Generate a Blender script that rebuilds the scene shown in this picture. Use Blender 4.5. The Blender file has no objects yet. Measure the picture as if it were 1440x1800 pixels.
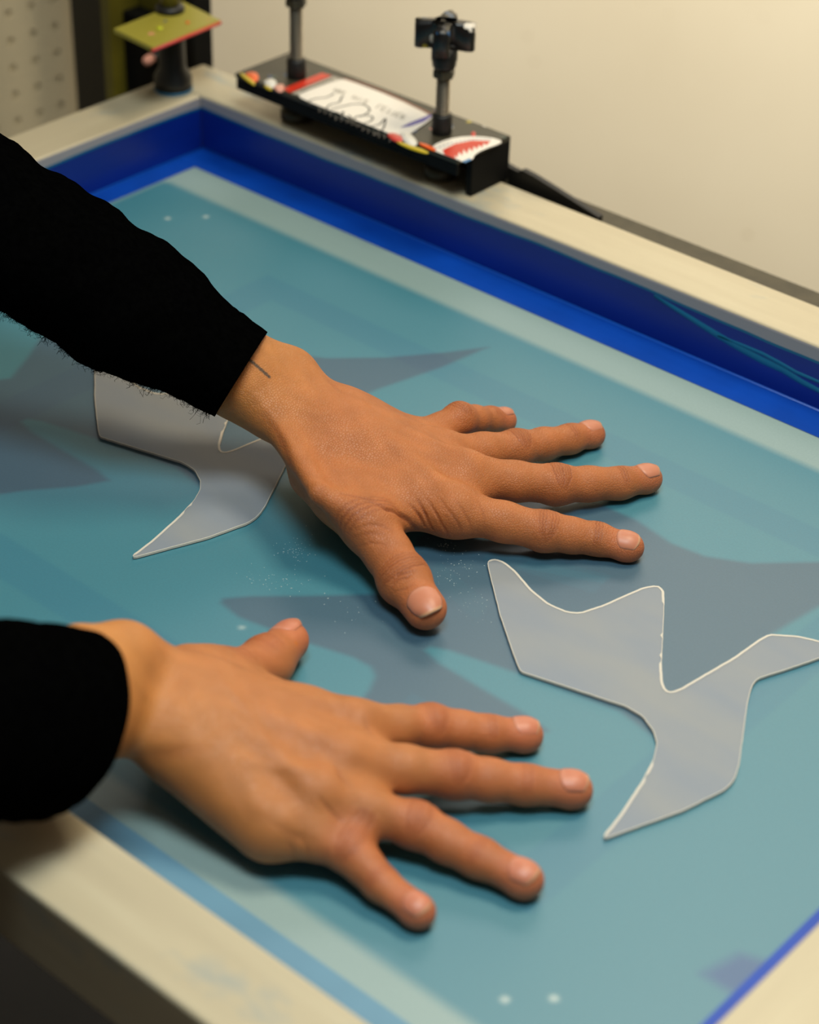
import bpy, bmesh, math, random
import numpy as np
from mathutils import Matrix, Vector
random.seed(7); rng = np.random.default_rng(7)
C = bpy.context.scene.collection
sc = bpy.context.scene

# ---------------------------------------------------------------- camera
# world: origin at the inner back-left corner of the screen frame, on the mesh; X along the back rail,
# Y towards the wall, Z up; metres.
F = 3641.47
def _isect(a, b, p, q):
    a, b, p, q = [np.array(v, float) for v in (a, b, p, q)]
    t = np.linalg.solve(np.array([b - a, -(q - p)]).T, p - a)
    return a + t[0] * (b - a)
VX = np.array([-4340.23, -1739.39]); VY = np.array([4583.58, -1483.25]); C0 = np.array([720., 900.])
def _ray(p): return np.array([(p[0] - C0[0]) / F, -(p[1] - C0[1]) / F, -1.0])
_X = -_ray(VX); _X /= np.linalg.norm(_X)
_Y = _ray(VY); _Y -= _X * (_Y @ _X); _Y /= np.linalg.norm(_Y)
_Z = np.cross(_X, _Y)
CM = np.array([_X, _Y, _Z])                    # world <- camera
CP = np.array([0.93963548, -0.87143984, 0.58360263])
def at(px, py, z=0.0):
    """point of the place at height z (m) that the photo shows at pixel (px, py)"""
    d = CM @ _ray((px, py)); t = (z - CP[2]) / d[2]
    return CP + t * d
def proj(P):
    v = (np.asarray(P) - CP) @ CM
    return np.stack([C0[0] - F * v[..., 0] / v[..., 2], C0[1] + F * v[..., 1] / v[..., 2]], -1)
cam = bpy.data.cameras.new('camera'); co = bpy.data.objects.new('camera', cam); C.objects.link(co)
m4 = Matrix.Identity(4)
for i in range(3):
    for j in range(3): m4[i][j] = CM[i, j]
    m4[i][3] = CP[i]
co.matrix_world = m4
cam.sensor_fit = 'HORIZONTAL'; cam.sensor_width = 36; cam.lens = F / 1440 * 36
cam.clip_start = 0.02
cam.dof.use_dof = True; cam.dof.focus_distance = 1.02; cam.dof.aperture_fstop = 8.0
sc.camera = co

# ---------------------------------------------------------------- world and lights
w = bpy.data.worlds.new('world'); sc.world = w; w.use_nodes = True
bg = w.node_tree.nodes['Background']
bg.inputs[0].default_value = (1.0, 0.88, 0.72, 1); bg.inputs[1].default_value = 0.15
def area(name, loc, target, size, size_y, power, col):
    l = bpy.data.lights.new(name, 'AREA'); l.shape = 'RECTANGLE'; l.size = size; l.size_y = size_y
    l.energy = power; l.color = col
    o = bpy.data.objects.new(name, l); C.objects.link(o); o.location = loc
    o.rotation_euler = (Vector(target) - Vector(loc)).to_track_quat('-Z', 'Y').to_euler()
    return o
area('ceiling_panel', (0.72, -0.56, 1.18), (0.48, -0.28, 0), 0.40, 0.28, 9.6, (0.86, 0.98, 1.0))
area('warm_panel', (0.62, 0.10, 1.25), (0.46, -0.22, 0), 0.42, 0.30, 9.6, (1.0, 0.88, 0.66))
wl = area('added_wall_wash', (-0.45, 0.50, 1.15), (-0.45, 1.25, -0.15), 2.2, 0.3, 28, (1.0, 0.95, 0.86)); wl.data.spread = math.radians(110)  # added unseen lamp, there only to brighten the wall
area('added_veil_fill', (-0.25, 0.95, 1.25), (0.4, -0.2, 0), 0.9, 0.4, 3.8, (1.0, 0.96, 0.9))  # added unseen lamp that lays a pale gloss veil over the mesh
sc.view_settings.view_transform = 'Standard'; sc.view_settings.look = 'None'
sc.view_settings.exposure = 0.0; sc.view_settings.gamma = 1.0
sc.view_settings.use_curve_mapping = False

# ---------------------------------------------------------------- helpers
def lin(r, g, b):
    f = lambda c: c / 12.92 if c <= 0.04045 else ((c + 0.055) / 1.055) ** 2.4
    return (f(r / 255), f(g / 255), f(b / 255), 1.0)
class NT:
    def __init__(s, name):
        s.m = bpy.data.materials.new(name); s.m.use_nodes = True
        s.t = s.m.node_tree; s.b = s.t.nodes['Principled BSDF']
    def n(s, kind, **kw):
        nd = s.t.nodes.new(kind)
        for k, v in kw.items():
            if k in nd.inputs.keys(): nd.inputs[k].default_value = v
            else: setattr(nd, k, v)
        return nd
    def l(s, a, b): s.t.links.new(a, b)
    def obj(s, scale=None):
        tc = s.n('ShaderNodeTexCoord')
        if scale is None: return tc.outputs['Object']
        mp = s.n('ShaderNodeMapping'); mp.inputs['Scale'].default_value = scale
        s.l(tc.outputs['Object'], mp.inputs[0]); return mp.outputs[0]
    def ramp(s, src, stops, interp='LINEAR'):
        r = s.n('ShaderNodeValToRGB'); r.color_ramp.interpolation = interp
        e = r.color_ramp.elements
        while len(e) < len(stops): e.new(0.5)
        for el, (p, c) in zip(e, stops): el.position = p; el.color = c
        s.l(src, r.inputs[0]); return r.outputs[0]
    def noise(s, scale, vec=None, detail=3, rough=0.5):
        nn = s.n('ShaderNodeTexNoise'); nn.inputs['Scale'].default_value = scale
        nn.inputs['Detail'].default_value = detail; nn.inputs['Roughness'].default_value = rough
        s.l(vec if vec is not None else s.obj(), nn.inputs['Vector']); return nn.outputs['Fac']
    def bump(s, h, strength, dist, prev=None):
        b = s.n('ShaderNodeBump'); b.inputs['Strength'].default_value = strength
        b.inputs['Distance'].default_value = dist; s.l(h, b.inputs['Height'])
        if prev is not None: s.l(prev, b.inputs['Normal'])
        return b.outputs[0]
    def mix(s, fac, a, b):
        mx = s.n('ShaderNodeMix', data_type='RGBA')
        for sock, v in ((mx.inputs[0], fac), (mx.inputs[6], a), (mx.inputs[7], b)):
            if hasattr(v, 'is_output'): s.l(v, sock)
            else: sock.default_value = v
        return mx.outputs[2]
def simple(name, col, rough=0.5, metal=0.0, vary=0.0, vscale=60, spec=0.5, bump=0.0):
    t = NT(name); t.b.inputs['Roughness'].default_value = rough; t.b.inputs['Metallic'].default_value = metal
    t.b.inputs['Specular IOR Level'].default_value = spec
    c = lin(*col)
    if vary:
        d = tuple(x * (1 - vary) for x in c[:3]) + (1,); u = tuple(min(1, x * (1 + vary)) for x in c[:3]) + (1,)
        nz = t.noise(vscale); t.l(t.ramp(nz, [(0.3, d), (0.7, u)]), t.b.inputs['Base Color'])
        if bump: t.l(t.bump(nz, bump, 0.001), t.b.inputs['Normal'])
    else: t.b.inputs['Base Color'].default_value = c
    return t.m
def link(name, me, mat, parent=None, smooth=True):
    o = bpy.data.objects.new(name, me); C.objects.link(o)
    if mat: me.materials.append(mat)
    if parent is not None: o.parent = parent
    if smooth: me.shade_smooth()
    return o
def obj(name, bm, mat, parent=None, smooth=False):
    me = bpy.data.meshes.new(name); bmesh.ops.recalc_face_normals(bm, faces=bm.faces[:]); bm.to_mesh(me); bm.free()
    return link(name, me, mat, parent, smooth)
def mesh(name, V, Fc, mat, parent=None, smooth=True):
    me = bpy.data.meshes.new(name); me.from_pydata([tuple(map(float, v)) for v in V], [], Fc); me.update()
    return link(name, me, mat, parent, smooth)
def empty(name, loc=(0, 0, 0)):
    o = bpy.data.objects.new(name, None); C.objects.link(o); o.location = loc; o.empty_display_size = 0.02; return o
def tag(o, label, cat=None, group=None):
    o['label'] = label
    if cat: o['category'] = cat
    if group: o['group'] = group
    return o
def struct(o): o['kind'] = 'structure'; return o
def box(bm, x0, x1, y0, y1, z0, z1, bev=0.0, seg=2):
    r = bmesh.ops.create_cube(bm, size=1.0)
    for v in r['verts']:
        v.co = Vector(((x0 + x1) / 2 + v.co.x * (x1 - x0), (y0 + y1) / 2 + v.co.y * (y1 - y0), (z0 + z1) / 2 + v.co.z * (z1 - z0)))
    if bev:
        es = list({e for v in r['verts'] for e in v.link_edges})
        bmesh.ops.bevel(bm, geom=es, offset=bev, segments=seg, affect='EDGES', profile=0.5)
def lathe(bm, prof, c, n=32, axis='z'):
    """prof: list of (r, z) from bottom to top, closed with fans"""
    rings = []
    for r, z in prof:
        ring = []
        for i in range(n):
            a = 2 * math.pi * i / n
            ring.append(bm.verts.new((c[0] + r * math.cos(a), c[1] + r * math.sin(a), c[2] + z)))
        rings.append(ring)
    for a, b in zip(rings, rings[1:]):
        for i in range(n): bm.faces.new((a[i], a[(i + 1) % n], b[(i + 1) % n], b[i]))
    bm.faces.new(rings[0][::-1]); bm.faces.new(rings[-1])
def tube(bm, pts, rad, n=8):
    pts = [Vector(p) for p in pts]; rings = []
    for i, p in enumerate(pts):
        d = (pts[min(i + 1, len(pts) - 1)] - pts[max(i - 1, 0)]).normalized()
        u = d.cross(Vector((0, 0, 1)) if abs(d.z) < .9 else Vector((1, 0, 0))).normalized(); v = d.cross(u)
        r = rad[i] if isinstance(rad, (list, tuple)) else rad
        rings.append([bm.verts.new(p + u * math.cos(2 * math.pi * k / n) * r + v * math.sin(2 * math.pi * k / n) * r) for k in range(n)])
    for a, b in zip(rings, rings[1:]):
        for i in range(n): bm.faces.new((a[i], a[(i + 1) % n], b[(i + 1) % n], b[i]))
    bm.faces.new(rings[0][::-1]); bm.faces.new(rings[-1])
def prism(bm, pts2, z0, z1, bev=0.0):
    """pts2 counter-clockwise outline; extruded between heights z0 and z1"""
    vb = [bm.verts.new((p[0], p[1], z0)) for p in pts2]; vt = [bm.verts.new((p[0], p[1], z1)) for p in pts2]
    n = len(pts2); side = []
    fb = bm.faces.new(vb[::-1]); ft = bm.faces.new(vt)
    for i in range(n): side.append(bm.faces.new((vb[i], vb[(i + 1) % n], vt[(i + 1) % n], vt[i])))
    if bev: bmesh.ops.bevel(bm, geom=list(ft.edges), offset=bev, segments=1, affect='EDGES')
    return fb, ft
def smooth_poly(pts, it=2):
    for _ in range(it):
        q = []
        for i in range(len(pts)):
            a = np.array(pts[i]); b = np.array(pts[(i + 1) % len(pts)])
            q += [tuple(a * .75 + b * .25), tuple(a * .25 + b * .75)]
        pts = q
    return pts
def colattr(me, name, cols):
    a = me.color_attributes.new(name, 'FLOAT_COLOR', 'POINT')
    c = np.ones((len(me.vertices), 4), np.float32); c[:, :3] = cols; a.data.foreach_set('color', c.ravel())
def seg_dist(P, A, B):
    ba = B - A; t = np.clip(((P - A) @ ba) / max(ba @ ba, 1e-12), 0, 1)
    return np.linalg.norm(P - (A + t[:, None] * ba), axis=1)

# ---------------------------------------------------------------- materials
def wall_mat():
    t = NT('wall_paint'); c = lin(228, 214, 182)
    n1 = t.noise(3.0, detail=4); col = t.ramp(n1, [(0.3, lin(222, 208, 178)), (0.7, lin(230, 217, 188))])
    n2 = t.noise(55, detail=2); sp = t.ramp(n2, [(0.74, (0, 0, 0, 1)), (0.80, (1, 1, 1, 1))])
    t.l(t.mix(sp, col, lin(196, 178, 146)), t.b.inputs['Base Color'])
    t.b.inputs['Roughness'].default_value = 0.75
    t.l(t.bump(t.noise(420, detail=3), 0.25, 0.0006), t.b.inputs['Normal']); return t.m
def alu_mat(inner):
    """worn aluminium; inner = (axis index, sign) describing the side that faces the mesh, coated in blue ink"""
    t = NT('aluminium_rail'); co_ = t.obj()
    st = t.obj((6, 60, 60) if inner[0] == 1 else (60, 6, 60))
    n1 = t.noise(1.5, st, 4); n2 = t.noise(9, co_, 5, 0.6)
    base = t.ramp(n1, [(0.2, lin(188, 175, 147)), (0.5, lin(194, 181, 152)), (0.8, lin(201, 189, 160))])
    # dried blue ink smears left on the top
    nb = t.noise(14, t.obj((1, 2.2, 1) if inner[0] == 1 else (2.2, 1, 1)), 5, 0.65)
    sm = t.ramp(nb, [(0.56, (0, 0, 0, 1)), (0.70, (.5, .5, .5, 1))])
    base = t.mix(sm, base, lin(120, 150, 165))
    sep = t.n('ShaderNodeSeparateXYZ'); t.l(co_, sep.inputs[0])
    geo = t.n('ShaderNodeNewGeometry'); sn = t.n('ShaderNodeSeparateXYZ'); t.l(geo.outputs['True Normal'], sn.inputs[0])
    face = t.n('ShaderNodeMath', operation='MULTIPLY'); t.l(sn.outputs[1 if inner[0] == 1 else 0], face.inputs[0]); face.inputs[1].default_value = inner[1]
    isin = t.n('ShaderNodeMath', operation='GREATER_THAN'); t.l(face.outputs[0], isin.inputs[0]); isin.inputs[1].default_value = 0.96
    # ink line height wanders between 27 and 32 mm
    nh = t.noise(5, t.obj((1, 1, 0.0)), 3); hh = t.n('ShaderNodeMath', operation='MULTIPLY_ADD'); t.l(nh, hh.inputs[0]); hh.inputs[1].default_value = -0.010; 
    t.l(sep.outputs[2], hh.inputs[2])
    def step(v):
        m = t.n('ShaderNodeMath', operation='LESS_THAN'); t.l(hh.outputs[0], m.inputs[0]); m.inputs[1].default_value = v
        a = t.n('ShaderNodeMath', operation='MULTIPLY'); t.l(m.outputs[0], a.inputs[0]); t.l(isin.outputs[0], a.inputs[1]); return a.outputs[0]
    col = t.mix(isin.outputs[0], base, lin(150, 146, 150))
    col = t.mix(step(0.0252), col, lin(0, 96, 132))
    n3 = t.noise(7, t.obj((1, 1, 6)), 3)
    ink = t.ramp(n3, [(0.3, lin(0, 30, 118)), (0.7, lin(0, 38, 138))])
    col = t.mix(step(0.0236), col, ink)
    t.l(col, t.b.inputs['Base Color'])
    mt = t.n('ShaderNodeMath', operation='MULTIPLY_ADD'); t.l(isin.outputs[0], mt.inputs[0]); mt.inputs[1].default_value = -0.15; mt.inputs[2].default_value = 0.15
    t.l(mt.outputs[0], t.b.inputs['Metallic'])
    t.b.inputs['Roughness'].default_value = 0.38
    t.l(t.bump(t.noise(3, t.obj((20, 400, 400) if inner[0] == 1 else (400, 20, 400)), 3), 0.15, 0.0003), t.b.inputs['Normal'])
    return t.m
def mesh_mat():
    t = NT('screen_mesh'); at_ = t.n('ShaderNodeVertexColor', layer_name='col')
    n = t.noise(900, detail=2); k = t.ramp(n, [(0.3, (.95, .95, .95, 1)), (0.7, (1.05, 1.05, 1.05, 1))])
    m = t.n('ShaderNodeMix', data_type='RGBA', blend_type='MULTIPLY'); m.inputs[0].default_value = 1
    t.l(at_.outputs[0], m.inputs[6]); t.l(k, m.inputs[7]); t.l(m.outputs[2], t.b.inputs['Base Color'])
    t.b.inputs['Roughness'].default_value = 0.5; t.b.inputs['Specular IOR Level'].default_value = 1.0; t.b.inputs['IOR'].default_value = 1.6
    t.l(t.bump(n, 0.1, 0.0002), t.b.inputs['Normal']); return t.m
def skin_mat(name, creases):
    t = NT(name); at_ = t.n('ShaderNodeVertexColor', layer_name='col')
    n = t.noise(70, detail=4); k = t.ramp(n, [(0.3, (.93, .90, .88, 1)), (0.7, (1.06, 1.05, 1.05, 1))])
    m = t.n('ShaderNodeMix', data_type='RGBA', blend_type='MULTIPLY'); m.inputs[0].default_value = 1
    t.l(at_.outputs[0], m.inputs[6]); t.l(k, m.inputs[7]); t.l(m.outputs[2], t.b.inputs['Base Color'])
    t.b.inputs['Subsurface Weight'].default_value = 0.18
    t.b.inputs['Subsurface Radius'].default_value = (1.0, 0.35, 0.2); t.b.inputs['Subsurface Scale'].default_value = 0.004
    rr = t.ramp(t.noise(260, detail=2), [(0.3, (.47, .47, .47, 1)), (0.7, (.60, .60, .60, 1))]); t.l(rr, t.b.inputs['Roughness'])
    t.b.inputs['Specular IOR Level'].default_value = 0.45
    # fine skin relief: small cells plus long creases across
    v = t.n('ShaderNodeTexVoronoi', feature='DISTANCE_TO_EDGE'); v.inputs['Scale'].default_value = 780
    mp = t.obj((1, 1, 1)); nz = t.noise(120, detail=2)
    t.l(mp, v.inputs['Vector'])
    vr = t.ramp(v.outputs['Distance'], [(0.0, (0, 0, 0, 1)), (0.14, (1, 1, 1, 1))])
    b1 = t.bump(vr, 0.6 * creases, 0.0002)
    b2 = t.bump(t.noise(330, t.obj((1.0, 1.0, 1.0)), 4, 0.65), 0.5 * creases, 0.0005, b1)
    t.l(b2, t.b.inputs['Normal']); return t.m
def nail_mat():
    t = NT('nail'); at_ = t.n('ShaderNodeVertexColor', layer_name='col'); t.l(at_.outputs[0], t.b.inputs['Base Color'])
    t.b.inputs['Roughness'].default_value = 0.42; t.b.inputs['Subsurface Weight'].default_value = 0.1
    t.b.inputs['Subsurface Scale'].default_value = 0.002; return t.m
def film_mat():
    t = NT('frosted_film'); b = t.b
    b.inputs['Base Color'].default_value = lin(196, 194, 196); b.inputs['Roughness'].default_value = 0.45
    n = t.noise(12, t.obj((1, 3, 1)), 2); t.l(t.ramp(n, [(0.35, lin(160, 168, 178)), (0.65, lin(172, 175, 176))]), b.inputs['Base Color'])
    tr = t.n('ShaderNodeBsdfTransparent'); tr.inputs[0].default_value = lin(236, 236, 240)
    mx = t.n('ShaderNodeMixShader'); mx.inputs[0].default_value = 0.66
    out = [q for q in t.t.nodes if q.type == 'OUTPUT_MATERIAL'][0]
    t.l(tr.outputs[0], mx.inputs[1]); t.l(b.outputs[0], mx.inputs[2]); t.l(mx.outputs[0], out.inputs[0]); return t.m
def splat_mat(name, base, rough=0.45, seed=0, amount=0.66):
    """black painted metal with dried multi-coloured ink splatters"""
    t = NT(name); mp = t.n('ShaderNodeMapping'); mp.inputs['Location'].default_value = (seed, seed * .7, 0)
    t.l(t.obj(), mp.inputs[0]); v = t.n('ShaderNodeTexNoise'); v.inputs['Scale'].default_value = 95; v.inputs['Detail'].default_value = 2
    t.l(mp.outputs[0], v.inputs['Vector'])
    msk = t.ramp(v.outputs['Fac'], [(amount, (0, 0, 0, 1)), (amount + .02, (1, 1, 1, 1))])
    c = t.n('ShaderNodeTexVoronoi'); c.inputs['Scale'].default_value = 70; t.l(mp.outputs[0], c.inputs['Vector'])
    sep = t.n('ShaderNodeSeparateColor'); t.l(c.outputs['Color'], sep.inputs[0])
    cols = t.ramp(sep.outputs[0], [(0.0, lin(20, 70, 110)), (0.22, lin(210, 90, 30)), (0.4, lin(225, 215, 200)), (0.58, lin(190, 170, 40)), (0.75, lin(225, 140, 120)), (0.9, lin(20, 90, 80))], 'CONSTANT')
    t.l(t.mix(msk, lin(*base), cols), t.b.inputs['Base Color']); t.b.inputs['Roughness'].default_value = rough
    return t.m
M = dict(
    wall=wall_mat(), mesh=mesh_mat(),
    rail_back=alu_mat((1, -1)), rail_front=alu_mat((1, 1)), rail_left=alu_mat((0, 1)), rail_right=alu_mat((0, -1)),
    skin=skin_mat('skin_left', 1.0), skin2=skin_mat('skin_right', 0.7), nail=nail_mat(), film=film_mat(),
    film_rim=simple('film_rim', (212, 204, 190), 0.6),
    tape_back=simple('blue_tape', (0, 66, 168), 0.4, vary=.12, vscale=25),
    tape_pale=simple('blue_tape_sheen', (104, 146, 168), 0.45, vary=.06, vscale=25),  # front tape: whitish light reflection put into its colour
    cloth=simple('black_cloth', (3, 3, 3), 1.0, spec=0.0, vary=.3, vscale=300),
    black=simple('black_metal', (12, 11, 9), 0.5), jet=simple('black_metal_shaded', (4, 4, 3), 0.7, spec=.2), thread=simple('steel_thread', (150, 142, 128), 0.4, 0.8),
    splat=splat_mat('black_metal_splattered', (58, 54, 42), 0.42, 3.1), splat2=splat_mat('black_knob_splattered', (14, 14, 14), 0.35, 9.4, 0.60),
    olive=splat_mat('olive_metal', (150, 140, 52), 0.4, 1.3, 0.72), olive_dark=simple('olive_metal_dark', (84, 76, 16), 0.5, vary=.5, vscale=18),
    white=simple('sticker_white', (232, 224, 212), 0.4), red=simple('sticker_red', (200, 48, 26), 0.35), grey=simple('sticker_grey', (168, 160, 146), 0.45),
    purple=simple('sticker_purple', (70, 56, 150), 0.4), blue=simple('sticker_blue', (60, 120, 170), 0.4), marker=simple('marker_black', (24, 22, 20), 0.5), pencil=simple('marker_grey', (150, 142, 128), 0.5),
    peg=simple('pegboard_white', (196, 182, 152), 0.6, vary=.04, vscale=8), peg_back=simple('pegboard_backing', (182, 166, 134), 0.8),
    gun=simple('dark_steel', (62, 56, 40), 0.45, 0.3, vary=.25, vscale=90), floor=simple('floor_dark', (9, 8, 7), 0.8, vary=.2, vscale=6),
    inkdisc=simple('blue_rubber', (40, 110, 150), 0.5), dust=simple('dust_white', (190, 205, 205), 0.7),
)
# ---------------------------------------------------------------- the setting
bm = bmesh.new(); box(bm, -1.6, 2.4, 1.25, 1.29, -0.9, 1.9); struct(obj('wall_back', bm, M['wall']))
bm = bmesh.new(); box(bm, -2.0, 2.4, -2.4, 1.25, -0.94, -0.9); struct(obj('floor', bm, M['floor']))

# pegboard: every hole is real
def pegboard():
    X = -0.30; s = 0.0222; r = 0.0034
    # phase taken from the hole seen at the photo's upper left
    root = empty('pegboard', (X, -0.1, -0.2)); tag(root, 'cream perforated pegboard standing behind the left end of the screen frame', 'pegboard')
    d = CM @ _ray((19, 73)); t_ = (X - CP[0]) / d[0]; P = CP + t_ * d; y0, z0 = P[1], P[2]
    bm = bmesh.new(); ny0, ny1, nz0, nz1 = -16, 6, -9, 12
    n = 12
    for i in range(ny0, ny1):
        for j in range(nz0, nz1):
            cy, cz = y0 + i * s, z0 + j * s
            inn = [bm.verts.new((X, cy + r * math.cos(2 * math.pi * k / n), cz + r * math.sin(2 * math.pi * k / n))) for k in range(n)]
            bck = [bm.verts.new((X - .0022, v.co.y, v.co.z)) for v in inn]
            out = []
            for k in range(n):
                a = 2 * math.pi * k / n; c_, s_ = math.cos(a), math.sin(a); q = s / 2 / max(abs(c_), abs(s_))
                out.append(bm.verts.new((X, cy + q * c_, cz + q * s_)))
            # corners at k=odd multiples are handled by 12-gon approx: add exact corner verts
            cor = {1: (1, 1), 4: (-1, 1), 7: (-1, -1), 10: (1, -1)}
            for k in range(n):
                k2 = (k + 1) % n
                bm.faces.new((inn[k], inn[k2], bck[k2], bck[k]))
                if k in cor:
                    cv = bm.verts.new((X, cy + cor[k][0] * s / 2, cz + cor[k][1] * s / 2)); bm.faces.new((inn[k], out[k], cv, out[k2], inn[k2]))
                else: bm.faces.new((inn[k], out[k], out[k2], inn[k2]))
    bmesh.ops.remove_doubles(bm, verts=bm.verts[:], dist=1e-6)
    me = bpy.data.meshes.new('perforated_face'); bm.to_mesh(me); bm.free()
    o = link('perforated_face', me, M['peg'], root, False); o.location = -root.location
    ya, yb, za, zb = y0 + (ny0 - .5) * s, y0 + (ny1 - .5) * s, z0 + (nz0 - .5) * s, z0 + (nz1 - .5) * s
    bm = bmesh.new(); box(bm, X - .012, X - .0023, ya, yb, za, zb); o = obj('backing', bm, M['peg_back'], root); o.location = -root.location
    root['base'] = za
    return yb
yb = pegboard()
# ---------------------------------------------------------------- the screen
H = 0.038; L = 0.700; W = 0.508; T = 0.0385
frame = empty('printing_screen', (0, 0, 0))
tag(frame, 'large silkscreen with aluminium frame and pale teal mesh under both hands', 'screen printing frame')
def rail(name, x0, x1, y0, y1, mat, label=None):
    bm = bmesh.new(); box(bm, x0, x1, y0, y1, -0.0008, H, 0.0019, 3)
    o = obj('rail', bm, mat, frame)
    for p in o.data.polygons: p.use_smooth = False
    if label: o['label'] = label
    return o
rail('b', -T, L + T, 0.0, T, M['rail_back'], 'back aluminium rail with blue inked inner side')
rail('f', -T, L + T, -W - T, -W, M['rail_front'], 'front aluminium rail nearest the viewer')
rail('l', -T, 0.0, -W + 1e-5, -1e-5, M['rail_left'], 'left end rail with blue inked inner side')
rail('r', L, L + T, -W + 1e-5, -1e-5, M['rail_right'], 'right end rail at the lower right corner')
# the mesh, its colours: emulsion, uncoated border, darker print shapes, tape seen through
def make_mesh():
    st = 0.00125; nx = int(L / st) + 1; ny = int(W / st) + 1
    xs = np.linspace(0, L, nx); ys = np.linspace(-W, 0, ny)
    X, Y = np.meshgrid(xs, ys); P = np.stack([X.ravel(), Y.ravel()], 1)
    idx = np.arange(nx * ny).reshape(ny, nx)
    q = np.stack([idx[:-1, :-1], idx[:-1, 1:], idx[1:, 1:], idx[1:, :-1]], -1).reshape(-1, 4)
    me = bpy.data.meshes.new('mesh_fabric'); me.vertices.add(nx * ny); me.loops.add(len(q) * 4); me.polygons.add(len(q))
    V = np.zeros((nx * ny, 3), np.float32); V[:, :2] = P; me.vertices.foreach_set('co', V.ravel())
    me.loops.foreach_set('vertex_index', q.ravel().astype(np.int32)); me.polygons.foreach_set('loop_start', np.arange(len(q), dtype=np.int32) * 4)
    me.update(calc_edges=True)
    def sd(poly):
        A = np.array(poly); n = len(A); d = np.full(len(P), 9.); ins = np.zeros(len(P), bool)
        lo, hi = A.min(0) - .02, A.max(0) + .02
        sel = np.where((P[:, 0] > lo[0]) & (P[:, 0] < hi[0]) & (P[:, 1] > lo[1]) & (P[:, 1] < hi[1]))[0]
        p = P[sel]; dd = np.full(len(sel), 9.); ii = np.zeros(len(sel), bool)
        for i in range(n):
            a, b = A[i], A[(i + 1) % n]; ba = b - a
            t = np.clip(((p - a) @ ba) / max(ba @ ba, 1e-12), 0, 1); dd = np.minimum(dd, np.linalg.norm(p - (a + t[:, None] * ba), axis=1))
            cr = ((a[1] > p[:, 1]) != (b[1] > p[:, 1])); xi = a[0] + (p[:, 1] - a[1]) / np.where(abs(b[1] - a[1]) < 1e-12, 1e-12, b[1] - a[1]) * (b[0] - a[0])
            ii ^= cr & (p[:, 0] < xi)
        d[sel] = np.where(ii, -dd, dd); return d
    def mask(d, soft): return np.clip(0.5 - d / soft, 0, 1)[:, None]
    def rect(x0, x1, y0, y1, rad=0.0):
        cx, cy, hx, hy = (x0 + x1) / 2, (y0 + y1) / 2, (x1 - x0) / 2 - rad, (y1 - y0) / 2 - rad
        qx = abs(P[:, 0] - cx) - hx; qy = abs(P[:, 1] - cy) - hy
        return np.hypot(np.maximum(qx, 0), np.maximum(qy, 0)) + np.minimum(np.maximum(qx, qy), 0) - rad
    c = lambda *a: np.array(lin(*a)[:3])
    col = np.tile(c(136, 161, 158), (len(P), 1))                                    # uncoated border
    E = c(52, 122, 138)
    m = mask(rect(0.0175, 0.712, -0.4575, -0.0505, 0.006), 0.006); col = col * (1 - m) + E * m
    m = mask(rect(0.156, 0.603, -0.400, -0.096), 0.002) - mask(rect(0.180, 0.580, -0.376, -0.117), 0.002)
    col = col * (1 - m) + (col * np.array([.74, .90, .97])) * m
    pts = lambda l: [tuple(at(*p)[:2]) for p in l]
    # one bird motif: dark print with a light tongue, repeated 284 mm to the left
    big = pts([(735, 945), (800, 905), (1000, 868), (1060, 888), (1120, 915), (1180, 955), (1240, 978), (1320, 990), (1440, 988), (1560, 975),
               (1640, 962), (1560, 1010), (1440, 1066), (1390, 1095), (1340, 1125), (1250, 1190), (1155, 1300), (1090, 1250), (915, 1185), (790, 1143), (757, 1137),
               (747, 1143), (775, 1168), (850, 1212), (930, 1258), (965, 1285), (900, 1300), (800, 1310), (690, 1330), (590, 1330), (628, 1240), (650, 1212),
               (660, 1188), (652, 1172), (620, 1155), (540, 1130), (420, 1085), (388, 1060), (392, 1052), (440, 1048), (560, 1047), (680, 1044), (700, 1040), (722, 990)])
    D = c(52, 90, 110)
    dm = np.minimum(sd(big), sd([(x - .284, y) for x, y in big]))
    dm = np.minimum(dm, sd(pts([(470, 634), (600, 632), (700, 630), (784, 627), (755, 647), (650, 690), (560, 760)])))
    m = mask(dm, 0.0032); tgt = col * np.array([.55, .52, .66]) + D * .22; tgt = D + (col - E) * .6
    col = col * (1 - m) + tgt * m
    # offcuts of clear tape and the palette corner seen through the mesh
    for poly, k in (([(930, 985), (1070, 1016), (1045, 1043), (905, 1000)], (1.0, 1.12, 1.10)), ([(860, 955), (1075, 1012), (1060, 1026), (850, 985)], (.92, 1.1, 1.08)), ([(770, 985), (860, 1060), (838, 1092), (752, 1015)], (.95, 1.06, 1.04)),
                    ([(700, 1243), (724, 1218), (760, 1236), (742, 1262)], (.95, 1.1, 1.1)), ([(1160, 1300), (1320, 1200), (1350, 1215), (1150, 1400)], (.93, .96, .98))):
        m = mask(sd(pts(poly)), 0.0016); col = col * (1 - m) + col * np.array(k) * m
    m = mask(sd(pts([(1232, 1712), (1300, 1676), (1350, 1690), (1380, 1720), (1290, 1748)])), 0.006); col = col * (1 - m) + c(34, 86, 132) * m
    for p in ((295, 384), (362, 381), (888, 1757), (974, 1755), (425, 1103)):
        q_ = at(*p)[:2]; d = np.linalg.norm(P - q_, axis=1) - 0.0017; m = mask(d, 0.0014) * (0.7 if p[0] != 425 else .35); col = col * (1 - m) + c(196, 208, 200) * m
    colattr(me, 'col', col.astype(np.float32))
    o = link('mesh_fabric', me, M['mesh'], frame); o['label'] = 'taut teal emulsion coated mesh with darker bird shapes'
make_mesh()
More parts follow.
